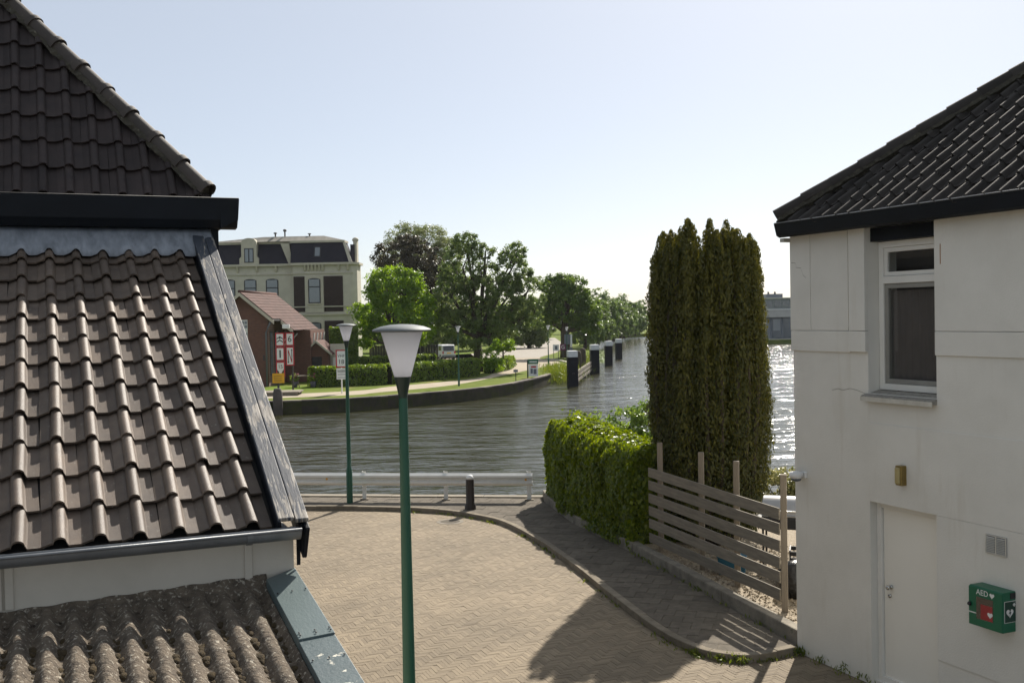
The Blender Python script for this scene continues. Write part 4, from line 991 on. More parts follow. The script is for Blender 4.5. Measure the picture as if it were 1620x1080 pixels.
# laurel behind
tree('loose green laurel shrub behind the ivy hedge at the water', (2.75, 26.6, .1), .6, .05,
     [(-.55, 0, 1.55, .5, .5, .45), (.1, 0, 1.6, .6, .5, .55), (.55, 0, 1.65, .5, .5, .6), (-.1, .1, 1.0, .9, .6, .6), (.6, 0, .9, .6, .5, .6)], 260, 9000, .105, .2, 'leaf_laurel', aspect=.42, name='laurel_shrub', cat='shrub')
P = []
for s_ in range(40):
    bx, by = rnd.gauss(2.8, .45), rnd.gauss(26.6, .25); zt = rnd.uniform(1.9, 2.5)
    for k in range(9): P.append((bx + rnd.gauss(0, .03), by + rnd.gauss(0, .03), zt - k * .06))
# yew: bundle of upright plumes
yw = empty('yew_tree', (3.68, 20.25, .15), 0, 'tall dark columnar yew tree with many upright plumes behind the fence', 'tree')
P = []; Nn = []; UPV = []; TN = []
stems = []
for k in range(122):
    a = rnd.uniform(0, 2 * math.pi); q = math.sqrt(rnd.random())
    if k < 42: a = 2 * math.pi * k / 42 + rnd.uniform(-.08, .08); q = rnd.uniform(.88, 1.0)
    x, y = q * math.cos(a), q * math.sin(a)
    top = 6.05 - .45 * q ** 6 + rnd.uniform(-.4, .06)
    if k < 42 and rnd.random() < .4: top -= rnd.uniform(.3, 2.0)
    if abs(x * 1.05 + .13) < .04: top -= .25
    bot = .25 if rnd.random() < .6 else rnd.uniform(.3, 1.6)
    stems.append((x, y, bot, top))
for (x, y, bot, top) in stems:
    L = top - bot; n = int(2000 * L / 5)
    t = rng.uniform(0, 1, n) ** .85; ang_ = rng.uniform(0, 2 * math.pi, n)
    r = .195 * np.clip(np.minimum((1 - t) ** .33 * 1.15, .75 + t), .08, 1) * (1 + .25 * np.sin(t * L * 9 + x * 20)) * rng.uniform(.6, 1.08, n)
    z = bot + t * L
    rad = np.interp(z, [0, 1.0, 2.6, 4.6, 6.2], [.78, .89, .96, .96, .90])
    cx, cy = x * rad * 1.05 + .06 * np.sin(z * 1.1 + y * 5), y * rad * .95
    P.append(np.stack([cx + r * np.cos(ang_), cy + r * np.sin(ang_), z], 1))
    Nn.append(np.stack([np.cos(ang_), np.sin(ang_), np.full(n, .3)], 1)); UPV.append(np.stack([np.cos(ang_) * .45, np.sin(ang_) * .45, np.ones(n)], 1))
    TN.append(np.clip(rng.normal(rnd.uniform(.2, .6), .2, n) + (t - .4) * .35, 0, 1))  # random tone per stem; paler towards the tops, sunlit tips put into the colour
P = np.concatenate(P); Nn = np.concatenate(Nn); UPV = np.concatenate(UPV); TN = np.concatenate(TN)
leaf_cloud('crown', P, Nn, .072, .42, M['leaf_yew'], yw, .4, TN, UPV)
m = MB()
for (x, y, bot, top) in stems[::2]:
    m.tube([(x * .45, y * .45, -.2), (x * .9, y * .85, 1.2), (x * 1.06, y * .95, 3), (x * .95, y * .85, top - .5)], [.06, .05, .035, .012], 6)
m.build('trunk', M['bark'], yw, True)
# variegated shrub by the house corner
tree('low variegated cream and green shrub between yew and white house', (6.05, 24.0, .1), .3, .04, [(0, 0, .45, .62, .55, .42), (.45, -.2, .4, .5, .5, .4), (-.35, 0, .4, .5, .5, .38)], 150, 7500, .075, .14, 'leaf_varieg', aspect=.5, name='variegated_shrub', cat='shrub')
# weeds along kerb and walls
P = []; 
def tuft(x, y, z, n, h, r):
    for _ in range(n): P.append((x + rnd.gauss(0, r), y + rnd.gauss(0, r), z + rnd.uniform(.1, .6) * h))
for (x, y) in [KS[i] for i in range(40, len(KS), 2)]:
    if rnd.random() < .6: tuft(x - .03, y - .03, 0, rnd.randint(3, 16), .06, .05)
for x, y, n, h in ((2.35, 14.03, 60, .12), (2.62, 13.80, 70, .14), (2.85, 13.70, 70, .16), (3.68, 13.95, 70, .16), (3.82, 13.6, 30, .14), (4.0, 13.2, 40, .2), (4.15, 12.9, 30, .15), (-.5, 23.4, 30, .05), (-1.1, 24.2, 50, .05), (.6, 20.6, 40, .07), (.2, 21.8, 40, .07), (-2.3, 24.75, 30, .05)): tuft(x, y, 0, n, h, .06)
for i in range(30):
    t = rnd.random(); a, b = np.array(WP[0]), np.array(WP[3]); c = a + (b - a) * t; tuft(c[0] - .03, c[1], .09, rnd.randint(2, 10), .07, .04)
wd = leaf_cloud('weeds', np.array(P), np.tile([.3, -.8, .3], (len(P), 1)), .075, .22, M['grass_blade'], None, .6, None, np.tile([0, 0, 1.], (len(P), 1))); wd['kind'] = 'stuff'

# ------------------------------------------------------------------ barbecue and clutter behind the fence
bq = empty('barbecue', (4.5, 18.0, .2), R(-20), 'silver hooded gas barbecue with dark body behind the timber fence', 'barbecue')
hp = [(-.34, .95)] + [(-.34 + .0, 1.0)] + [(.34 * math.cos(a) * (1.0), 1.0 + .30 * math.sin(a)) for a in np.linspace(math.pi, 0, 14)] + [(.34, .95)]
m = MB(); m.prism(hp, -.42, .42, 'x'); m.build('hood', M['silver'], bq, auto=True, bevel=.03)
m = MB(); m.box(-.44, .44, -.35, .35, .74, .945); m.build('body', M['black'], bq, bevel=.02)
m = MB(); m.tube([(-.3, -.36, 1.08), (-.3, -.42, 1.08), (.3, -.42, 1.08), (.3, -.36, 1.08)], .014, 8); m.build('handle', M['steel'], bq, True)
for sx in (-1, 1):
    m = MB(); m.box(min(sx * .44, sx * .82), max(sx * .44, sx * .82), -.27, .27, .86, .90); m.build('side_shelf', M['black'], bq, bevel=.01)
    for sy in (-1, 1):
        m = MB(); m.box(sx * .40 - .02, sx * .40 + .02, sy * .28 - .02, sy * .28 + .02, 0, .74); m.build('leg', M['black'], bq)
bq.scale = (.78, .8, .92)
cr_ = empty('crate', (4.55, 16.65, .2), R(-16), 'black plastic folding crate stacked behind the last fence post', 'crate')
m = MB(); m.box(-.28, .28, -.2, .2, .0, .03); m.build('base', M['black'], cr_)
for sx in (-1, 1):
    m = MB(); m.box(sx * .28 - .01, sx * .28 + .01, -.2, .2, .03, .6); m.build('side', M['black'], cr_)
for sy in (-1, 1):
    for k in range(6):
        m = MB(); m.box(-.27, .27, sy * .2 - .008, sy * .2 + .008, .05 + k * .095, .11 + k * .095); m.build('slat', M['black'], cr_)
bg2 = MB(); 
bg2.lathe([(.22, 0), (.27, .12), (.26, .32), (.19, .48), (.06, .54)], 18); bo2 = bg2.build('rubbish_sack', M['black_bag'], None, True, loc=(4.18, 16.15, .2)); tag(bo2, 'black plastic rubbish sack on the gravel behind the fence post', 'sack')
for v in bo2.data.vertices: v.co += Vector((mn.noise(v.co * 6), mn.noise(v.co * 6 + Vector((5, 0, 0))), mn.noise(v.co * 5 + Vector((0, 7, 0))))) * .05
bx = empty('blue_box', (3.55, 17.6, .2), R(-16), 'blue plastic storage box low behind the fence boards', 'box')
m = MB(); m.prism([(-.2, 0), (.2, 0), (.23, .28), (-.23, .28)], -.16, .16, 'y'); m.build('body', M['blue'], bx, bevel=.01)
m = MB(); m.box(-.24, .24, -.18, .18, .285, .315); m.build('lid', M['blue'], bx, bevel=.008)

# ------------------------------------------------------------------ piles and guide work in the water
for i, (x, y, h, wd_) in enumerate([(4.83, 87.3, 2.9, .80), (8.04, 105.7, 2.85, .82), (10.86, 121.8, 2.75, .78), (13.66, 138.4, 2.62, .76)]):
    lab = ['nearest black mooring pile with white top', 'second black mooring pile beyond the timber guide rail', 'third black mooring pile with white top', 'farthest black mooring pile with white top'][i]
    o = empty('mooring_pile', (x, y, -1.3), R(8), lab, 'pile', 'row of mooring piles in the canal')
    r = wd_ / 2
    m = MB(); m.box(-r, r, -r, r, -1.5, h - .52); m.build('shaft', M['pile'], o, bevel=.03)
    m = MB(); m.box(-r * .97, r * .97, -r * .97, r * .97, h - .52, h); m.build('white_top', M['pile_top'], o, bevel=.03)
    if i == 0:
        m = MB(); m.tube([(-.07, -r, 1.0), (-.07, -r - .05, 1.1), (.07, -r - .05, 1.1), (.07, -r, 1.0)], .02, 6); m.build('mooring_hook', M['iron'], o)
gw = empty('guide_rail', (0, 0, -1.3), 0, 'low timber guide rail in the water between two black piles', 'guide rail')
a, b = Vector((5.3, 88.6, 0)), Vector((7.7, 105.5, 0))
for z in (.42, .80, 1.12):
    d = (b - a).normalized(); n = Vector((d.y, -d.x, 0)) * .06
    m = MB(); m.prism([tuple((a - n).xy), tuple((b - n).xy), tuple((b + n).xy), tuple((a + n).xy)], z - .11, z + .11, 'z'); m.build('rail', M['postwood'], gw)
for t in (.15, .4, .65, .9):
    p = a.lerp(b, t); m = MB(); m.lathe([(.13, -1), (.13, 1.0), (.08, 1.06)], 10, (p.x - .2, p.y, 0)); m.build('stake', M['postwood'], gw, True)
for i, (x, y) in enumerate(((6.35, 104.5), (7.3, 112))):
    m = MB(); m.lathe([(.33, -1), (.33, 2.0), (.25, 2.25), (.05, 2.35)], 14); o = m.build('timber_pile', M['bark'], None, True, loc=(x, y, -1.3)); tag(o, ['weathered round timber pile behind the guide rail, left one', 'weathered round timber pile behind the guide rail, right one'][i], 'pile', 'round timber piles')
m = MB(); m.lathe([(.30, -1), (.30, 1.35), (.24, 1.5), (.22, 1.62)], 14); o = m.build('mooring_post', M['quay'], None, True, loc=(-14.55, 66.2, -1.3)); tag(o, 'grey mooring post in front of the far quay wall', 'post')

# ------------------------------------------------------------------ far bank: hedge, grass clumps
def far_hedge(label, line, half, z0, z1, n, leaf, mat, cat='hedge'):
    o = empty('hedge', (0, 0, 0), 0, label, cat)
    P, Nn = hedge_points(line, half, z0, z1, n, .15); leaf_cloud('foliage', P, Nn, leaf, .75, M[mat], o, .8)
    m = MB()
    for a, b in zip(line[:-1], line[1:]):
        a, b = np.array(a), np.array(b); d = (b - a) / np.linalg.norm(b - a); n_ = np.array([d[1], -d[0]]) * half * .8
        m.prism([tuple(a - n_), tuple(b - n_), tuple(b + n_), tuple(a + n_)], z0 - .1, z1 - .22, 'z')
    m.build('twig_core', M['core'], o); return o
far_hedge('long clipped hedge between far path and lawn', [(-14.9, 80.6), (-9.8, 82.3), (-3.4, 91.6)], .75, -.5, 1.0, 24000, .15, 'leaf_hedge')
far_hedge('second low hedge behind the long clipped hedge', [(-16.2, 91.0), (-7.2, 97.5)], .6, -.5, 1.25, 9000, .16, 'leaf_hedge')
far_hedge('tall dark clipped hedge block beside the brick house', [(-15.7, 92.5), (-13.4, 92.9)], .95, -.5, 3.85, 16000, .16, 'leaf_hedge')
far_hedge('low hedge along the kerb at the path bend', [(-2.0, 95.5), (-.8, 101), (-.35, 108)], .6, -.5, .55, 9000, .16, 'leaf_hedge')
P = []
for _ in range(2600):
    x, y = rnd.gauss(4.1, .8), rnd.gauss(94.5, 2.6); P.append((x, y, -1.1 + rnd.uniform(0, 1.2)))
for _ in range(2600):
    t = rnd.random(); q = bank_nat[:8]; i = int(t * 7); a, b = np.array(q[i]), np.array(q[i + 1]); c = a + (b - a) * rnd.random(); P.append((c[0] + rnd.gauss(0, .4), c[1], -1.2 + rnd.uniform(0, .8)))
rd_ = leaf_cloud('reeds', np.array(P), np.tile([0, -1., .2], (len(P), 1)), .5, .07, M['grass_blade'], None, .5, None, np.tile([0, 0, 1.], (len(P), 1))); rd_['kind'] = 'stuff'
P = np.array([(rnd.uniform(8.5, 11.5) + .0, rnd.uniform(128, 175), -1.275) for _ in range(700)]); P[:, 0] += (P[:, 1] - 128) * .07
lp_ = leaf_cloud('lily_pads', P, np.tile([0, 0, 1.], (len(P), 1)), .5, 1, M['leaf_far'], None, .05); lp_['kind'] = 'stuff'

# ------------------------------------------------------------------ trees on the far bank
tree('bright green maple in front of the mansion corner', (-10.6, 96, -.5), 3.0, .22,
     [(0, 0, 7.6, 2.4, 2.2, 2.2), (-2.0, 0, 5.6, 1.7, 1.8, 2.0), (2.2, 0, 5.9, 1.6, 1.8, 2.0), (.2, -.5, 5.0, 2.2, 2.0, 1.8), (-1.0, 0, 8.2, 1.3, 1.4, 1.3), (1.4, 0, 8.2, 1.2, 1.4, 1.2), (2.6, 0, 3.8, 1.2, 1.5, 1.2), (-2.6, 0, 3.6, 1.0, 1.2, 1.2)], 420, 24000, .24, .55, 'leaf_maple')
tree('dark copper leaved beech behind the maple', (-12.0, 125, -.5), 5, .35, [(-1.0, 0, 11.5, 3.2, 3, 2.8), (1.8, 0, 11.0, 2.4, 2.6, 3.2), (-.2, 0, 13.2, 2.0, 2.0, 1.6), (3.4, 0, 9.0, 1.8, 2, 2.5), (-2, 0, 8, 2.5, 2.5, 3)], 380, 20000, .30, .6, 'leaf_copper')
tree('tall grey green willow rising behind the copper beech', (-11.8, 137, -.5), 6, .4, [(-1.6, 0, 14.6, 2.6, 2.6, 2.6), (1.0, 0, 14.4, 3.0, 3, 2.6), (3.4, 0, 12.2, 2.4, 2.6, 3.0), (-3.6, 0, 12.5, 1.8, 2, 2.2), (2, 0, 9, 4, 3, 3.5), (-2, 0, 9, 3.5, 3, 3.5)], 760, 40000, .30, .7, 'leaf_grey', aspect=.35)
tree('large dark walnut tree leaning over the far path, left of centre', (-3.2, 98, -.5), 3.2, .40,
     [(-1.2, 0, 9.4, 2.1, 2.0, 2.6), (-2.3, 0, 6.8, 1.9, 2, 2.4), (-.9, 0, 11.6, 1.3, 1.3, 1.1), (3.2, -.5, 9.2, 1.9, 1.8, 2.0), (4.5, -.5, 6.9, 1.7, 1.9, 2.2), (2.6, -.5, 6.4, 2.0, 2.0, 2.2), (.5, 0, 7.2, 1.3, 1.5, 1.8), (.4, 0, 4.9, 1.9, 1.7, 1.5), (-.6, -.6, 3.4, 1.5, 1.2, 1.3), (2.4, -.6, 4.2, 1.7, 1.4, 1.3), (5.2, -.5, 5.2, 1.0, 1.4, 1.6), (-2.6, 0, 4.6, 1.2, 1.5, 1.5), (3.6, 0, 10.8, 1.0, 1.1, .9), (.9, 0, 10.9, .8, .9, .8)], 1000, 56000, .21, .42, 'leaf_dark')
tree('broad round chestnut tree by the water behind the lamp posts', (6.3, 128, -.5), 3.2, .55, [(0, 0, 6.2, 3.2, 3, 2.8), (-1.2, 0, 8.0, 2.0, 2, 1.8), (1.0, 0, 8.0, 2.0, 2, 1.9), (2.4, 0, 5.0, 1.8, 2, 2.0), (-2.3, 0, 5.3, 1.6, 1.8, 2.0), (0, 0, 9.0, 1.4, 1.4, 1.0), (3.0, 0, 3.8, 1.3, 1.4, 1.3)], 480, 24000, .30, .62, 'leaf_chest')
tree('small bright green ornamental tree beside the path', (-.85, 101, -.5), 1.5, .07, [(0, 0, 2.5, .9, .9, .55), (-.6, 0, 2.0, .6, .6, .5), (.6, 0, 2.1, .6, .6, .5)], 90, 3200, .17, .3, 'leaf_maple', name='small_tree')
tree('loose light green shrub at the foot of the walnut tree', (-2.0, 95.2, -.5), .4, .06, [(0, 0, 1.2, .8, .8, 1.0), (.4, 0, .7, .9, .8, .7)], 90, 3500, .17, .3, 'leaf_maple', name='garden_shrub', cat='shrub')
labs = ['first', 'second', 'third', 'fourth', 'fifth', 'sixth', 'seventh', 'eighth', 'ninth', 'tenth']
for i in range(10):
    t = i / 9; y = 150 + 105 * t ** 1.15; x = 12.0 + 20 * t ** 1.2 + rnd.uniform(-.4, .4); h = rnd.uniform(7.0, 8.0) * (1 + .08 * t)
    tree(f'{labs[i]} lime tree of the far waterside avenue counted from the chestnut', (x - 1.0, y + 8, -.5), 2.0, .25, [(0, 0, h * .3, 2.3, 2.2, h * .24), (0, 0, h * .55, 2.5, 2.3, h * .30), (.3, 0, h * .80, 1.6, 1.6, h * .18), (-.8, 0, h * .6, 1.7, 2, h * .24), (1.1, 0, h * .45, 1.7, 2, h * .24)], 190, 9000, .38, .65, 'leaf_far', 'avenue trees on the far shore', limbs=False)
for i, (x, y, h, r) in enumerate([(-18, 160, 9, 5), (-9.5, 158, 8.5, 5), (-3, 165, 8, 5), (4, 225, 9, 6), (-1, 190, 7, 5), (2.6, 168, 6.5, 3.5), (14, 285, 11, 7), (24, 300, 12.5, 7), (31, 305, 10.5, 6)]):
    lb = ['leafy garden tree behind the lawn, below the willow on the left', 'leafy garden tree filling the gap behind the parked van', 'leafy garden tree behind the walnut trunk', 'leafy tree at the end of the far road', 'leafy tree behind the black car', 'leafy shrub like tree left of the chestnut trunk', 'tall tree behind the avenue near the chestnut', 'tallest tree rising over the far avenue', 'tall tree at the right end of the far avenue'][i]
    tree(lb, (x, y, -.5), 1.5, .3, [(0, 0, h * .5, r * .7, r * .6, h * .42), (r * .5, 0, h * .42, r * .5, r * .5, h * .38), (-r * .5, 0, h * .45, r * .5, r * .5, h * .38), (0, 0, h * .82, r * .4, r * .4, h * .17)], 260, 10000, .45, .9, 'leaf_dark' if i < 6 else 'leaf_far', 'background trees', limbs=False)

# ------------------------------------------------------------------ mansion
mx = empty('mansion', (-21.5, 105, -.5), 0, 'cream stone mansion with dark slate mansard roof behind the brick house', 'building')
def mbox(name, mat, x0, x1, y0, y1, z0, z1, par=None, bev=0):
    m = MB(); m.box(x0, x1, y0, y1, z0, z1); return m.build(name, mat, par or mx, bevel=bev)
ZC = 10.35
mbox('wall', M['cream'], -14, .2, .9, 3.4, 0, ZC)                 # left wing, set back
mbox('wall', M['cream'], .2, 5.95, 0, 3.4, 0, ZC - .002)          # right bay, forward
m = MB(); m.prism([(5.95, .003), (6.35, .8), (6.35, 3.4), (5.95, 3.4)], 0, ZC - .004, 'z'); m.build('side_wall', M['cream'], mx)
for (x0, x1, y0) in ((-14, .15, .55), (.05, 6.1, -.35)):
    mbox('cornice', M['cream_trim'], x0, x1, y0, y0 + .8, ZC, ZC + .22); mbox('frieze_moulding', M['cream_trim'], x0, x1, y0 + .25, y0 + .8, ZC - .85, ZC - .75)
m = MB(); m.prism([(6.1, -.35), (6.6, .7), (6.6, 3.4), (5.8, 3.4), (5.8, .2)], ZC - .001, ZC + .219, 'z'); m.build('cornice', M['cream_trim'], mx)
for x in list(np.arange(-13, .2, 1.9)) + [1.4, 1.75, 2.1, 2.45, 2.8, 3.15, 4.7, 5.6]:
    y0 = .9 if x < .2 else 0
    m = MB(); m.prism([(y0, ZC - .6), (y0 - .12, ZC - .5), (y0 - .3, ZC - .001), (y0, ZC - .001)], x - .09, x + .09, 'x'); m.build('bracket', M['cream_trim'], mx)
def mansard(x0, x1, y0, inset=.75, h=2.0, sl=True, sr=True):
    m = MB(); z0, z1 = ZC + .22, ZC + .22 + h; y1 = 3.6
    a = [(x0, y0, z0), (x1, y0, z0), (x1, y1, z0), (x0, y1, z0)]; b = [(x0 + (inset if sl else 0), y0 + inset, z1), (x1 - (inset if sr else 0), y0 + inset, z1), (x1 - (inset if sr else 0), y1 - inset, z1), (x0 + (inset if sl else 0), y1 - inset, z1)]
    m.add(a + b, [(0, 1, 5, 4), (1, 2, 6, 5), (2, 3, 7, 6), (3, 0, 4, 7), (4, 5, 6, 7), (3, 2, 1, 0)]); o = m.build('mansard_roof', M['slate'], mx)
    mbox('roof_cornice', M['cream_trim'], b[0][0] - .1, b[1][0] + .1, b[0][1] - .18, b[2][1], z1 - .002, z1 + .2, o)
    return b, z1
b1, z1 = mansard(-14, .1, .75, sl=False, sr=False)
b2, z2 = mansard(.0, 5.9, -.15, sl=False)
m = MB(); m.prism([(-.35, ZC + .22), (.02, ZC + .22), (-.25, ZC + 2.2), (-1.1, ZC + 2.2)], .70, .80, 'y'); m.build('hip_strip', M['cream_trim'], mx)
m = MB(); m.prism([(5.72, ZC + .22), (6.05, ZC + .22), (5.32, ZC + 2.2), (5.05, ZC + 2.2)], -.22, -.12, 'y')
for v_i, v in enumerate(m.v): m.v[v_i] = (v[0], v[1] + (v[2] - ZC - .22) * .36, v[2])
m.build('hip_strip', M['cream_trim'], mx)
m = MB(); m.add([(-9, 1.3, z1 + .2), (5.2, .55, z1 + .2), (5.0, 3.2, z1 + .2), (-9, 3.2, z1 + .2), (-3, 2.0, z1 + .75), (3.0, 1.8, z1 + .75), (3.0, 2.6, z1 + .75), (-3, 2.6, z1 + .75)], [(0, 1, 5, 4), (1, 2, 6, 5), (2, 3, 7, 6), (3, 0, 4, 7), (4, 5, 6, 7)]); m.build('flat_roof', M['flat_roof'], mx)
m = MB(); m.prism([(5.75, .7), (6.1, 1.2), (6.1, 3.3), (5.75, 3.3)], ZC + .22, ZC + 2.0, 'z'); m.build('side_roof', M['slate'], mx)
mbox('side_dormer', M['cream_trim'], 5.95, 6.3, 1.3, 2.4, ZC + .22, ZC + 2.35); 
m = MB(); m.lathe([(.26, 0), (.34, .12), (.26, .3), (.12, .38)], 12, (6.12, 1.7, ZC + 2.35)); m.build('finial', M['cream_trim'], mx, True)
for x, h in ((-1.9, .5), (-.95, .8), (1.5, .35)):
    m = MB(); m.lathe([(.07, 0), (.07, h * .7), (.17, h * .72), (.17, h * .95), (.05, h)], 10, (x, 2.2, z1 + .7)); m.build('roof_vent', M['iron'], mx, True)
# dormer with curved head
m = MB(); hd_ = [(-5.15, ZC + .22), (-5.15, ZC + .8), (-4.95, ZC + 1.0), (-4.95, ZC + 2.35)] + [(-4.2 + .75 * math.cos(a), ZC + 2.35 + .45 * math.sin(a)) for a in np.linspace(math.pi, 0, 10)] + [(-3.45, ZC + 1.0), (-3.25, ZC + .8), (-3.25, ZC + .22)]
m.prism(hd_, .62, 1.6, 'y'); dm = m.build('dormer', M['cream_trim'], mx)
mbox('dormer_frame', M['black_paint'], -4.66, -3.74, .59, .625, ZC + .38, ZC + 1.79, dm); mbox('dormer_window', M['glass_far'], -4.58, -3.82, .57, .591, ZC + .46, ZC + 1.71, dm)
mbox('glazing_bar', M['black_paint'], -4.25, -4.15, .555, .571, ZC + .42, ZC + 1.75, dm); 
def far_window(xc, y, z0, z1_, wd_, par=mx):
    o = mbox('window', M['black_paint'], xc - wd_ / 2, xc + wd_ / 2, y - .03, y + .02, z0, z1_)
    m = MB(); m.prism([(xc - wd_ / 2, z1_)] + [(xc + wd_ / 2 * math.cos(a), z1_ + .18 * math.sin(a)) for a in np.linspace(math.pi, 0, 8)] + [(xc + wd_ / 2, z1_)], y - .028, y + .02, 'y'); m.build('window_head', M['black_paint'], o)
    t = .10
    mbox('pane', M['glass_far'], xc - wd_ / 2 + t, xc + wd_ / 2 - t, y - .045, y - .031, z0 + t, z0 + (z1_ - z0) * .68, o)
    mbox('pane', M['glass_far'], xc - wd_ / 2 + t, xc + wd_ / 2 - t, y - .045, y - .031, z0 + (z1_ - z0) * .68 + t, z1_ + .06, o)
    mbox('sill', M['cream_trim'], xc - wd_ / 2 - .1, xc + wd_ / 2 + .1, y - .12, y + .0, z0 - .12, z0, o)
for xc in (-12.2, -10.1, -8.2, -6.3, -4.2, -2.05): far_window(xc, .9, 6.55, 8.95, 1.22)
for xc in (-10.1, -8.2, -6.3, -4.2, -2.05): far_window(xc, .9, 2.3, 5.0, 1.22)
mbox('window_surround', M['cream_trim'], 1.35, 3.15, -.10, .0, 5.7, 9.25); mbox('window_surround', M['cream_trim'], 1.35, 3.15, -.10, .0, 1.5, 4.9)
far_window(2.28, -.10, 6.62, 8.9, 1.20); far_window(2.28, -.10, 2.2, 4.6, 1.20)
for x0, x1 in ((.25, 1.33), (3.2, 5.05)):
    mbox('brick_panel', M['brick_dark'], x0, x1, -.05, .0, 6.35, 9.25); mbox('brick_panel', M['brick_dark'], x0, x1, -.05, .0, 5.8, 6.22); mbox('brick_panel', M['brick_dark'], x0, x1, -.05, .0, 1.4, 4.9)
mbox('string_course', M['cream_trim'], .2, 5.95, -.14, .0, 6.24, 6.34); mbox('string_course', M['cream_trim'], .2, 5.95, -.18, .0, 5.45, 5.62)
m = MB(); m.box(3.95 - 1.3, 4.35 - 1.3, -.02, .0, 0, .01)
sk = empty('skylight', (0, 0, 0)); sk.parent = mx
m = MB(); m.box(2.25, 2.95, -.03, .0, 0, 1.15); o = m.build('skylight_frame', M['black_paint'], sk, loc=(0, .02, ZC + .75), rot=(R(-20.5), 0, 0))
m = MB(); m.box(2.36, 2.84, -.045, -.031, .12, 1.03); m.build('skylight_pane', M['glass_far'], sk, loc=(0, .02, ZC + .75), rot=(R(-20.5), 0, 0))

# ------------------------------------------------------------------ brick house on the far quay
bh = empty('brick_house', (-18.65, 82, -.5), R(-2), 'small red brown brick house with tiled gable roof on the far bank', 'house')
m = MB(); gw_ = 4.9
m.prism([(0, 0), (0, 5.1), (-2.0, 6.95), (-gw_ + .4, 5.1 - .2), (-gw_ + .4, 0)], 0, 7.0, 'y'); m.build('wall', M['brick'], bh)
m = MB(); m.box(0, 2.1, 5.2, 10.5, 0, 4.2); m.build('rear_wall', M['brick'], bh)
def slope(name, pts, th, mat, par):
    m = MB(); n = len(pts); m.add([(p[0], p[1], p[2]) for p in pts] + [(p[0], p[1], p[2] - th) for p in pts], [tuple(range(n)), tuple(range(n, 2 * n))[::-1]] + [(i, n + i, n + (i + 1) % n, (i + 1) % n) for i in range(n)]); return m.build(name, mat, par)
RX, RZ_ = -2.0, 7.22; tsl = math.tan(R(40))
r_right = slope('roof', [(RX, -.45, RZ_), (.55, -.45, RZ_ - 2.55 * tsl), (.55, 1.6, RZ_ - 2.55 * tsl), (1.5, 1.6, RZ_ - 3.5 * tsl), (1.5, 10.5, RZ_ - 3.5 * tsl), (RX, 10.5, RZ_)], .10, M['deck'], bh)
slope('roof_left', [(RX, -.45, RZ_), (RX - 2.9, -.45, RZ_ - 2.9 * tsl), (RX - 2.9, 10.5, RZ_ - 2.9 * tsl), (RX, 10.5, RZ_)], .10, M['roof_red'], bh)
# rows of pantiles on the right slope, each course a step
tm = MB(); tm.box(0, .29, -.02, .30, 0, .03); tme = tm.mesh('roof_tile'); tme.materials.append(M['roof_red'])
k = 0
for i in range(13):
    for j in range(36):
        xs_ = RX + (.02 + i * .275); yy = -.45 + j * .304
        lim = .55 if yy < 1.5 else 1.5
        if xs_ + .24 > lim + .1: continue
        if k >= 440: break
        k += 1
        o = link('roof_tile', tme, None, r_right, loc=(xs_, yy, RZ_ - (xs_ - RX) * tsl + .012), rot=(0, R(40) - .06, 0)); o.scale = (1.28, 1, 1)
m = MB(); m.tube([(RX, -.47, RZ_ + .05), (RX, 10.5, RZ_ + .05)], .12, 8); m.build('ridge_cap', M['roof_red'], bh, True)
def barge(x0, z0, x1, z1_, y, wd_=.28, name='bargeboard'):
    m = MB(); m.prism([(x0, z0), (x1, z1_), (x1, z1_ - wd_), (x0, z0 - wd_)], y - .04, y, 'y'); return m.build(name, M['cream_trim'], bh)
barge(RX, RZ_ - .02, .60, RZ_ - .02 - 2.6 * tsl, -.46); barge(RX, RZ_ - .025, RX - 2.9, RZ_ - .025 - 2.9 * tsl, -.461)
barge(.62, RZ_ - 2.62 * tsl, 1.55, RZ_ - 3.55 * tsl, 1.58)
wi = empty('window', (0, 0, 0)); wi.parent = bh
m = MB(); m.box(-2.55, -1.55, -.03, .02, 2.9, 5.1); m.build('frame', M['white_paint'], wi)
for i in range(4):
    for j in range(7):
        if j == 4: continue
        m = MB(); m.box(-2.50 + i * .24, -2.30 + i * .24, -.045, -.031, 2.97 + j * .30, 3.22 + j * .30); m.build('pane', M['glass_far'], wi)
m = MB(); m.box(-2.62, -1.48, -.10, .0, 2.78, 2.9); m.build('sill', M['conc_far'], wi)
for x in (-.35, -1.1):
    m = MB(); m.box(x - .06, x + .06, -.03, .0, 2.0, 2.4); m.build('wall_anchor', M['iron'], bh)
m = MB(); m.tube([(.30, -.35, 4.9), (.05, -.12, 4.5), (-.12, -.10, 4.1), (-.12, -.10, 0)], .07, 8); m.build('downpipe', M['conc_far'], bh, True)
for i in range(3):
    o = mbox('side_window', M['black_paint'], 0, .03, .5 + i * 1.3, 1.3 + i * 1.3, .8, 4.2, bh)
    for j in range(5): mbox('pane', M['glass_far'], .031, .045, .56 + i * 1.3, 1.24 + i * 1.3, .9 + j * .66, 1.45 + j * .66, o)
for i in range(7):
    yy = 2.0 + i * 1.25
    m = MB(); m.tube([(.05 if yy < 5 else 2.1, yy, 2.9), (.45 if yy < 5 else 2.2, yy, 3.1), (1.2 if yy < 5 else 2.3, yy, 3.95)], .06, 6); m.build('eave_bracket', M['soffit'], bh, True)
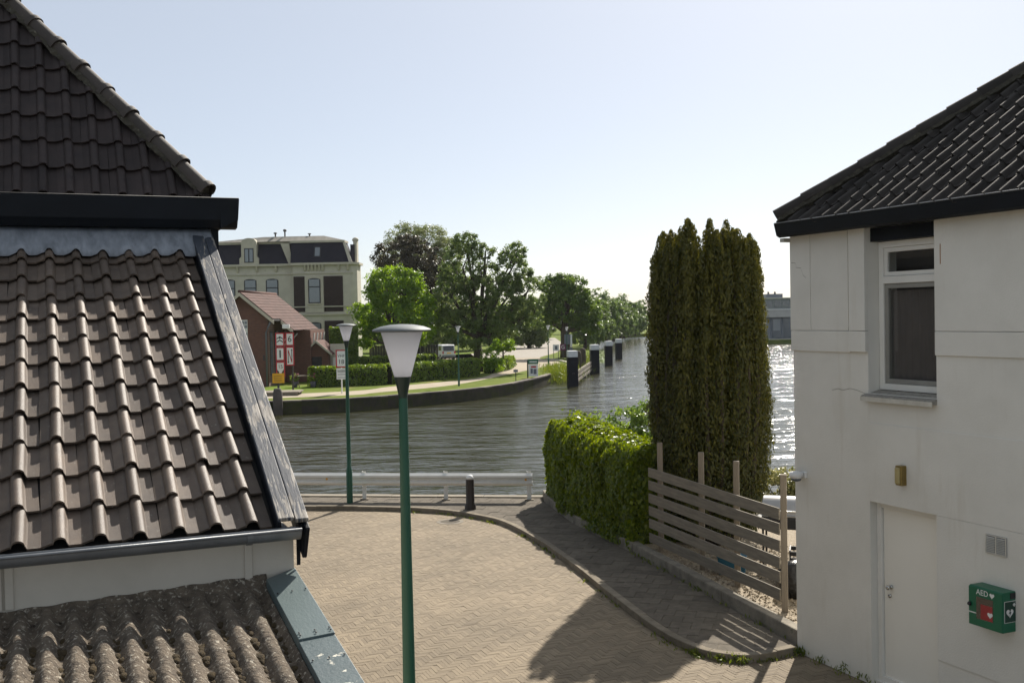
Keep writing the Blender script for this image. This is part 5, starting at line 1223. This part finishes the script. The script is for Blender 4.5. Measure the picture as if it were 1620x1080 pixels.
# little entrance porch with its own gable
m = MB(); m.prism([(1.6, 0), (1.6, 2.3), (2.5, 3.1), (3.4, 2.3), (3.4, 0)], 5.6, 8.5, 'y'); m.build('porch', M['brick'], bh)
slope('porch_roof', [(2.5, 5.3, 3.35), (3.75, 5.3, 2.25), (3.75, 8.6, 2.25), (2.5, 8.6, 3.35)], .1, M['roof_red'], bh); slope('porch_roof', [(2.5, 5.3, 3.35), (1.3, 5.3, 2.3), (1.3, 8.6, 2.3), (2.5, 8.6, 3.35)], .1, M['roof_red'], bh)
barge(2.5, 3.36, 3.8, 2.24, 5.3, .2); barge(2.5, 3.355, 1.3, 2.3, 5.299, .2)
mbox('porch_door', M['black_paint'], 2.1, 2.9, 5.56, 5.6, 0, 2.0, bh)
mbox('garden_wall', M['cream'], 3.4, 4.6, 6.6, 6.9, 0, 3.0, bh); mbox('garden_door', M['white_paint'], 3.6, 3.85, 6.5, 6.58, 0, 1.9, bh)

# dark boarded fence between the hedges
df = empty('garden_fence', (-13.0, 97.5, -.5), R(6), 'dark brown garden fence with pale posts behind the clipped hedges', 'fence')
for i in range(26):
    m = MB(); m.box(i * .24, i * .24 + .225, 0, .03, .2, 2.55 + rnd.uniform(-.02, .02)); m.build('plank', M['brick_dark'] if 0 else M['bollard'], df)
for i in range(5):
    m = MB(); m.box(i * 1.5 + .05, i * 1.5 + .17, -.1, -.01, 0, 2.3); m.build('post', M['postwood'], df)

# ------------------------------------------------------------------ waterway signs
sg = empty('waterway_sign_board', (-17.05, 77.4, -.5), R(4), 'cluster of five red framed white waterway signs on a board', 'sign')
SC = 1.0
def panel(x0, x1, z0, z1_, y=-.06):
    o = mbox('panel_frame', M['red'], x0, x1, y - .03, y, z0, z1_, sg); t = .085
    mbox('panel_face', M['white'], x0 + t, x1 - t, y - .036, y - .0305, z0 + t, z1_ - t, o)
    return (x0 + x1) / 2, (z0 + z1_) / 2, y - .0375, o
def black(poly, cx, cz, y, par, sc_=1):
    m = MB(); m.prism([(cx + a * sc_, cz + b * sc_) for a, b in poly], y - .003, y, 'y'); m.build('symbol', M['black_paint'], par)
c = panel(-.02, .62, 3.15, 4.12); 
for dz in (.14, -.10): black([(-.22, -.12 + dz), (-.22, -.04 + dz), (0, .10 + dz), (.22, -.04 + dz), (.22, -.12 + dz), (0, .02 + dz)], c[0], c[1], c[2], c[3])
black([(-.04, .05), (.04, .05), (.04, .2), (-.04, .2)], *c[:3], c[3])
c = panel(.70, 1.30, 3.17, 4.13); link('lettering', text_mesh('6', .62, .002), M['black_paint'], c[3], loc=(c[0], c[2] - .002, c[1]), rot=(R(90), 0, 0))
c = panel(-.02, .62, 2.10, 3.10); black([(-.05, -.28), (.05, -.28), (.05, .28), (-.05, .28)], *c[:3], c[3])
c = panel(.70, 1.30, 1.75, 3.12)
black([(-.20, -.40), (-.13, -.52), (-.06, -.40), (-.105, -.40), (-.105, .42), (-.155, .42), (-.155, -.40)], *c[:3], c[3]); black([(.06, .40), (.13, .52), (.20, .40), (.155, .40), (.155, -.42), (.105, -.42), (.105, .40)], *c[:3], c[3]); 
m = MB(); m.prism([(c[0] - .16, c[1] + .45), (c[0] - .10, c[1] + .45), (c[0] + .16, c[1] - .45), (c[0] + .10, c[1] - .45)], c[2] - .006, c[2] - .0035, 'y'); m.build('red_bar', M['red'], c[3])
c = panel(-.02, .62, .95, 2.05); link('lettering', text_mesh('15', .36, .002), M['black_paint'], c[3], loc=(c[0], c[2] - .002, c[1] + .18), rot=(R(90), 0, 0))
black([(-.23, -.46), (-.23, -.02), (-.08, -.24)], *c[:3], c[3]); black([(.23, -.46), (.08, -.24), (.23, -.02)], *c[:3], c[3])
for x in (.1, 1.15): mbox('post', M['iron'], x - .06, x + .06, -.055, .05, 0, 4.2, sg)
mbox('floodlight', M['white'], .55, 1.05, -.5, -.2, 4.42, 4.72, sg, .03); m = MB(); m.tube([(.8, 0, 4.1), (.8, -.35, 4.45)], .03, 6); m.build('floodlight_arm', M['iron'], sg)
ys_ = empty('yellow_notice', (-16.75, 76.6, -.5), R(3), 'yellow orange notice board on a short post below the waterway signs', 'sign')
mbox('board', M['yellow'], -.42, .42, -.03, .0, .55, 1.25, ys_); mbox('post', M['iron'], -.05, .05, .0, .08, 0, 1.2, ys_)
for k in range(3): mbox('text_line', M['iron'], -.32, .25, -.033, -.0305, .72 + k * .15, .75 + k * .15, ys_)
jt = empty('jetty_deck', (-16.0, 71.5, -.5), R(3), 'low wooden landing deck on the grass behind the mooring post', 'deck')
for k in range(9): mbox('plank', M['postwood'], -2.4, 1.7 - .12 * k * 0, k * .24, k * .24 + .225, .16, .24, jt)
mbox('beam', M['postwood'], -2.3, 1.6, .05, .2, 0, .159, jt); mbox('beam', M['postwood'], -2.3, 1.6, 1.8, 1.95, 0, .159, jt)
tb = empty('garden_bench', (-15.6, 80.6, -.5), R(10), 'small wooden garden bench with flower pots by the brick house', 'bench')
mbox('seat', M['postwood'], -.7, .7, -.25, .25, .78, .86, tb)
for x in (-.55, .55):
    m = MB(); m.tube([(x - .1, -.22, 0), (x + .08, .2, .8)], .04, 6); m.tube([(x + .1, -.22, 0), (x - .08, .2, .8)], .039, 6); m.build('trestle', M['postwood'], tb)
for i, (x, y) in enumerate(((-16.3, 80.2), (-14.9, 79.9), (-14.4, 80.4))):
    o = empty('flower_pot', (x, y, -.5), 0, ['dark plant pot with pink flowers left of the garden bench', 'dark plant pot with pink flowers in front of the garden bench', 'dark plant pot with pink flowers right of the garden bench'][i], 'plant pot', 'flower pots by the brick house')
    m = MB(); m.lathe([(.16, 0), (.24, .42), (.2, .42)], 12); m.build('pot', M['terracotta'], o, True)
    P, Nn, t = crown_points([(0, 0, .75, .38, .38, .3)], 20, 500, .12); leaf_cloud('foliage', P, Nn, .1, .6, M['leaf_hedge'], o)
    P, Nn, t = crown_points([(0, 0, .9, .3, .3, .2)], 12, 60, .1); leaf_cloud('flowers', P, Nn, .09, .9, M['red_flower'], o)['kind'] = 'stuff'
# VHF sign
vh = empty('radio_channel_sign', (-11.62, 72.7, -.5), 0, 'red framed white sign reading VHF 18 on a thin post', 'sign')
mbox('post', M['galv'], -.04, .04, .0, .08, 0, 2.9, vh); mbox('frame', M['red'], -.36, .36, -.03, -.001, 1.75, 2.95, vh); mbox('face', M['white'], -.28, .28, -.036, -.031, 1.83, 2.87, vh)
link('lettering', text_mesh('VHF', .27, .002), M['black_paint'], vh, loc=(0, -.038, 2.53), rot=(R(90), 0, 0)); link('lettering', text_mesh('18', .42, .002), M['black_paint'], vh, loc=(0, -.038, 2.13), rot=(R(90), 0, 0))
mbox('lower_plate', M['white'], -.33, .33, -.03, -.001, .95, 1.70, vh)
for z, mt_ in ((1.55, 'iron'), (1.47, 'iron'), (1.28, 'conc_far'), (1.07, 'conc_far')): mbox('text_line', M[mt_], -.26, .26, -.034, -.0305, z - .02, z + .02, vh)
# small grey sign, info board, signs under chestnut, sign pillar
s1 = empty('small_plate_sign', (.2, 82.0, -.5), 0, 'tiny grey plate sign on a thin stake in the verge', 'sign'); mbox('stake', M['iron'], -.03, .03, 0, .05, 0, .95, s1); mbox('plate', M['conc_far'], -.17, .17, -.02, -.001, .72, .92, s1)
s2 = empty('information_board', (1.65, 86.6, -.5), R(-6), 'white information board with green header on the grass verge', 'sign')
mbox('post', M['dark_green'], -.52, -.42, -.05, .05, 0, 1.45, s2); mbox('board', M['white'], -.40, .36, -.03, .01, .12, 1.08, s2); mbox('header', M['green_flash'] if 0 else M['aed'], -.42, .40, -.04, .02, 1.10, 1.50, s2)
mbox('header_text', M['white'], -.32, .30, -.044, -.0405, 1.24, 1.34, s2)
for a, b, c_, d in ((-.2, .22, .82, .95), (-.24, -.05, .35, .75), (.0, .24, .3, .72)): mbox('print', M['conc_far'] if c_ < .8 else M['red'], a, b, -.034, -.0305, c_, d, s2)
for v in s2.children: pass
s3 = empty('white_board_sign', (4.95, 122, -.5), 0, 'white board sign on two short posts under the chestnut tree', 'sign'); mbox('board', M['white'], -.38, .32, -.03, .0, 1.0, 1.68, s3); mbox('print', M['conc_far'], -.16, .14, -.034, -.0305, 1.12, 1.54, s3)
for x in (-.3, .24): mbox('post', M['iron'], x - .03, x + .03, .0, .06, 0, 1.6, s3)
s4 = empty('purple_sign', (5.72, 122, -.5), 0, 'purple square sign with a white letter under the chestnut tree', 'sign')
mbox('board', pm('purple sign', (.12, .02, .07), None, 3, .6), -.34, .34, -.03, .0, 1.0, 1.74, s4); link('lettering', text_mesh('G', .6, .002), M['white'], s4, loc=(0, -.033, 1.37), rot=(R(90), 0, 0))
mbox('post', M['iron'], -.04, .04, .0, .06, 0, 1.6, s4)
s5 = empty('sign_pillar', (6.55, 125.5, -.5), 0, 'tall blue grey sign pillar with white edge on the bank', 'sign')
mbox('post', M['iron'], -.05, .05, .0, .08, 0, 1.2, s5); mbox('panel', M['conc_far'], -.5, .2, -.02, .05, 1.6, 2.75, s5); mbox('white_edge', M['white'], .22, .42, -.03, .05, 1.3, 2.75, s5); mbox('lower_panel', M['conc_far'], .1, .45, -.02, .05, .7, 1.25, s5)

# ------------------------------------------------------------------ vehicles
def wheel(par, x, y, r=.31):
    m = MB(); m.tube([(x - .1, y, r), (x + .1, y, r)], r, 16); wo_ = m.build('wheel', M['rubber'], par, auto=True); m = MB(); m.tube([(x - .105, y, r), (x + .105, y, r)], r * .6, 12); m.build('rim', M['steel'], wo_)
van = empty('parked_van', (-8.35, 128.6, -.5), R(25), 'silver compact van parked on the lawn beyond the hedge', 'van')
pf = [(-1.9, .32), (-1.95, .75), (-1.85, 1.05), (-1.72, 1.68), (-1.5, 1.78), (.55, 1.78), (1.25, 1.12), (1.95, .92), (2.05, .65), (2.0, .32)]   # side outline, rear at -y
m = MB(); m.prism(pf, -.83, .83, 'x'); m.build('body', M['car_silver'], van, bevel=.08)
m = MB(); m.prism([(-1.90, 1.06), (-1.755, 1.62), (-1.77, 1.62), (-1.92, 1.06)], -.66, .66, 'x'); m.build('rear_window', M['glass_car'], van)
m = MB(); m.prism([(-1.6, 1.1), (-1.5, 1.62), (-.75, 1.62), (-.75, 1.1)], -.84, .84, 'x'); m.prism([(-.62, 1.1), (-.62, 1.62), (.48, 1.62), (1.0, 1.12)], -.839, .839, 'x'); m.build('side_window', M['glass_car'], van)
for s_ in (-1, 1):
    m = MB(); m.box(s_ * .74 - .07, s_ * .74 + .07, -1.97, -1.9, .72, 1.0); m.build('tail_light', M['red'], van)
    for y in (-1.25, 1.25): wheel(van, s_ * .76, y)
m = MB(); m.box(-.26, .26, -1.975, -1.93, .74, .86); m.build('number_plate', M['yellow'], van); m = MB(); m.box(-.85, .85, -2.02, -1.85, .33, .55); m.build('bumper', M['conc_far'], van, bevel=.03)
def car(label, loc, rz, paint, group=None):
    o = empty('parked_car', loc, rz, label, 'car', group)
    pf = [(-2.0, .3), (-2.1, .7), (-1.95, .95), (-1.5, 1.0), (-.95, 1.42), (.35, 1.45), (1.05, 1.02), (1.95, .85), (2.1, .6), (2.05, .3)]
    m = MB(); m.prism(pf, -.84, .84, 'x'); m.build('body', paint, o, bevel=.08)
    m = MB(); m.prism([(-1.38, 1.02), (-.92, 1.37), (.33, 1.39), (.9, 1.04)], -.85, .85, 'x'); m.build('side_window', M['glass_car'], o)
    m = MB(); m.prism([(.40, 1.445), (1.06, 1.035), (1.02, 1.03), (.37, 1.43)], -.7, .7, 'x'); m.build('windscreen', M['clear'], o)
    for s_ in (-1, 1):
        m = MB(); m.box(s_ * .66 - .14, s_ * .66 + .14, 2.0, 2.09, .62, .76); m.build('headlight', M['white'], o)
        for y in (-1.3, 1.3): wheel(o, s_ * .76, y, .32)
    return o
car('black hatchback parked far along the road, left of the chestnut', (1.75, 196, -.5), R(140), M['car_black'])

# ------------------------------------------------------------------ far right shore buildings
bb = empty('waterside_hall', (46.5, 194, -.6), R(-4), 'dark glazed waterside hall with white fascia on the right shore', 'building')
mbox('wall', M['conc_far'], 0, 40, 0, 20, 0, 4.0, bb); mbox('fascia', M['stucco_far'], -.8, 41, -.8, 21, 4.0, 5.3, bb); mbox('parapet', M['white'], -.9, 41.1, -.9, 21.1, 5.3, 5.5, bb)
for i in range(8):
    o = mbox('window', M['glass_dark'], .4 + i * 2.0, 2.0 + i * 2.0, -.05, .0, .3, 3.8, bb); mbox('pane', M['glass_far'] if i % 3 == 0 else M['glass_dark'], .6 + i * 2.0, 1.8 + i * 2.0, -.07, -.051, 1.6 if i % 3 == 0 else .5, 3.6, o)
mbox('quay_edge', M['cream_trim'], -2, 42, -2.6, -2.2, -.2, .15, bb)
of = empty('office_block', (77.5, 330, -.6), R(-3), 'blue grey flat topped office block behind the waterside hall', 'building')
mbox('wall', M['conc_far'], 0, 26, 0, 14, 0, 8.9, of); mbox('roof_slab', M['stucco_far'], -.4, 26.4, -.4, 14.4, 8.9, 9.2, of); mbox('plant_room', M['conc_far'], 1, 6, 2, 10, 9.2, 10.4, of)
for r_ in range(3):
    for i in range(10):
        m = MB(); m.box(.6 + i * 2.5, 2.6 + i * 2.5, -.06, .0, .9 + r_ * 2.8, 2.6 + r_ * 2.8); m.build('window', M['glass_dark'], of)
for i, x in enumerate((2.0, 4.0)):
    m = MB(); m.lathe([(.3, 0), (.3, .7), (.1, .8)], 8, (x, 4, 10.4)); m.build('roof_vent', M['iron'], of)
gh = empty('brick_cottage', (-6, 235, -.5), R(5), 'low red roofed cottage far behind the black car', 'house')
mbox('wall', M['stucco_far'], 0, 12, 0, 8, 0, 3.0, gh); m = MB(); m.prism([(-.4, 2.95), (4, 5.8), (8.4, 2.95)], -.3, 12.3, 'x'); m.build('roof', M['roof_red'], gh)
for i in range(4): mbox('window', M['glass_far'], 1 + i * 2.8, 2.4 + i * 2.8, -.06, .0, .9, 2.3, gh)
# ------------------------------------------------------------------ thin summer haze
m = MB(); m.box(-450, 450, -60, 950, -3.2, 20.0); hzo = m.build('haze', None); hzo['kind'] = 'stuff'
hm = bpy.data.materials.new('haze'); hm.use_nodes = True; ht = hm.node_tree; ht.nodes.clear()
ho = ht.nodes.new('ShaderNodeOutputMaterial'); hv_ = ht.nodes.new('ShaderNodeVolumePrincipled'); hv_.inputs['Density'].default_value = .00008; hv_.inputs['Color'].default_value = (.90, .94, 1, 1); hv_.inputs['Anisotropy'].default_value = .3
ht.links.new(hv_.outputs[0], ho.inputs['Volume']); hzo.data.materials.append(hm)
bpy.context.view_layer.update()
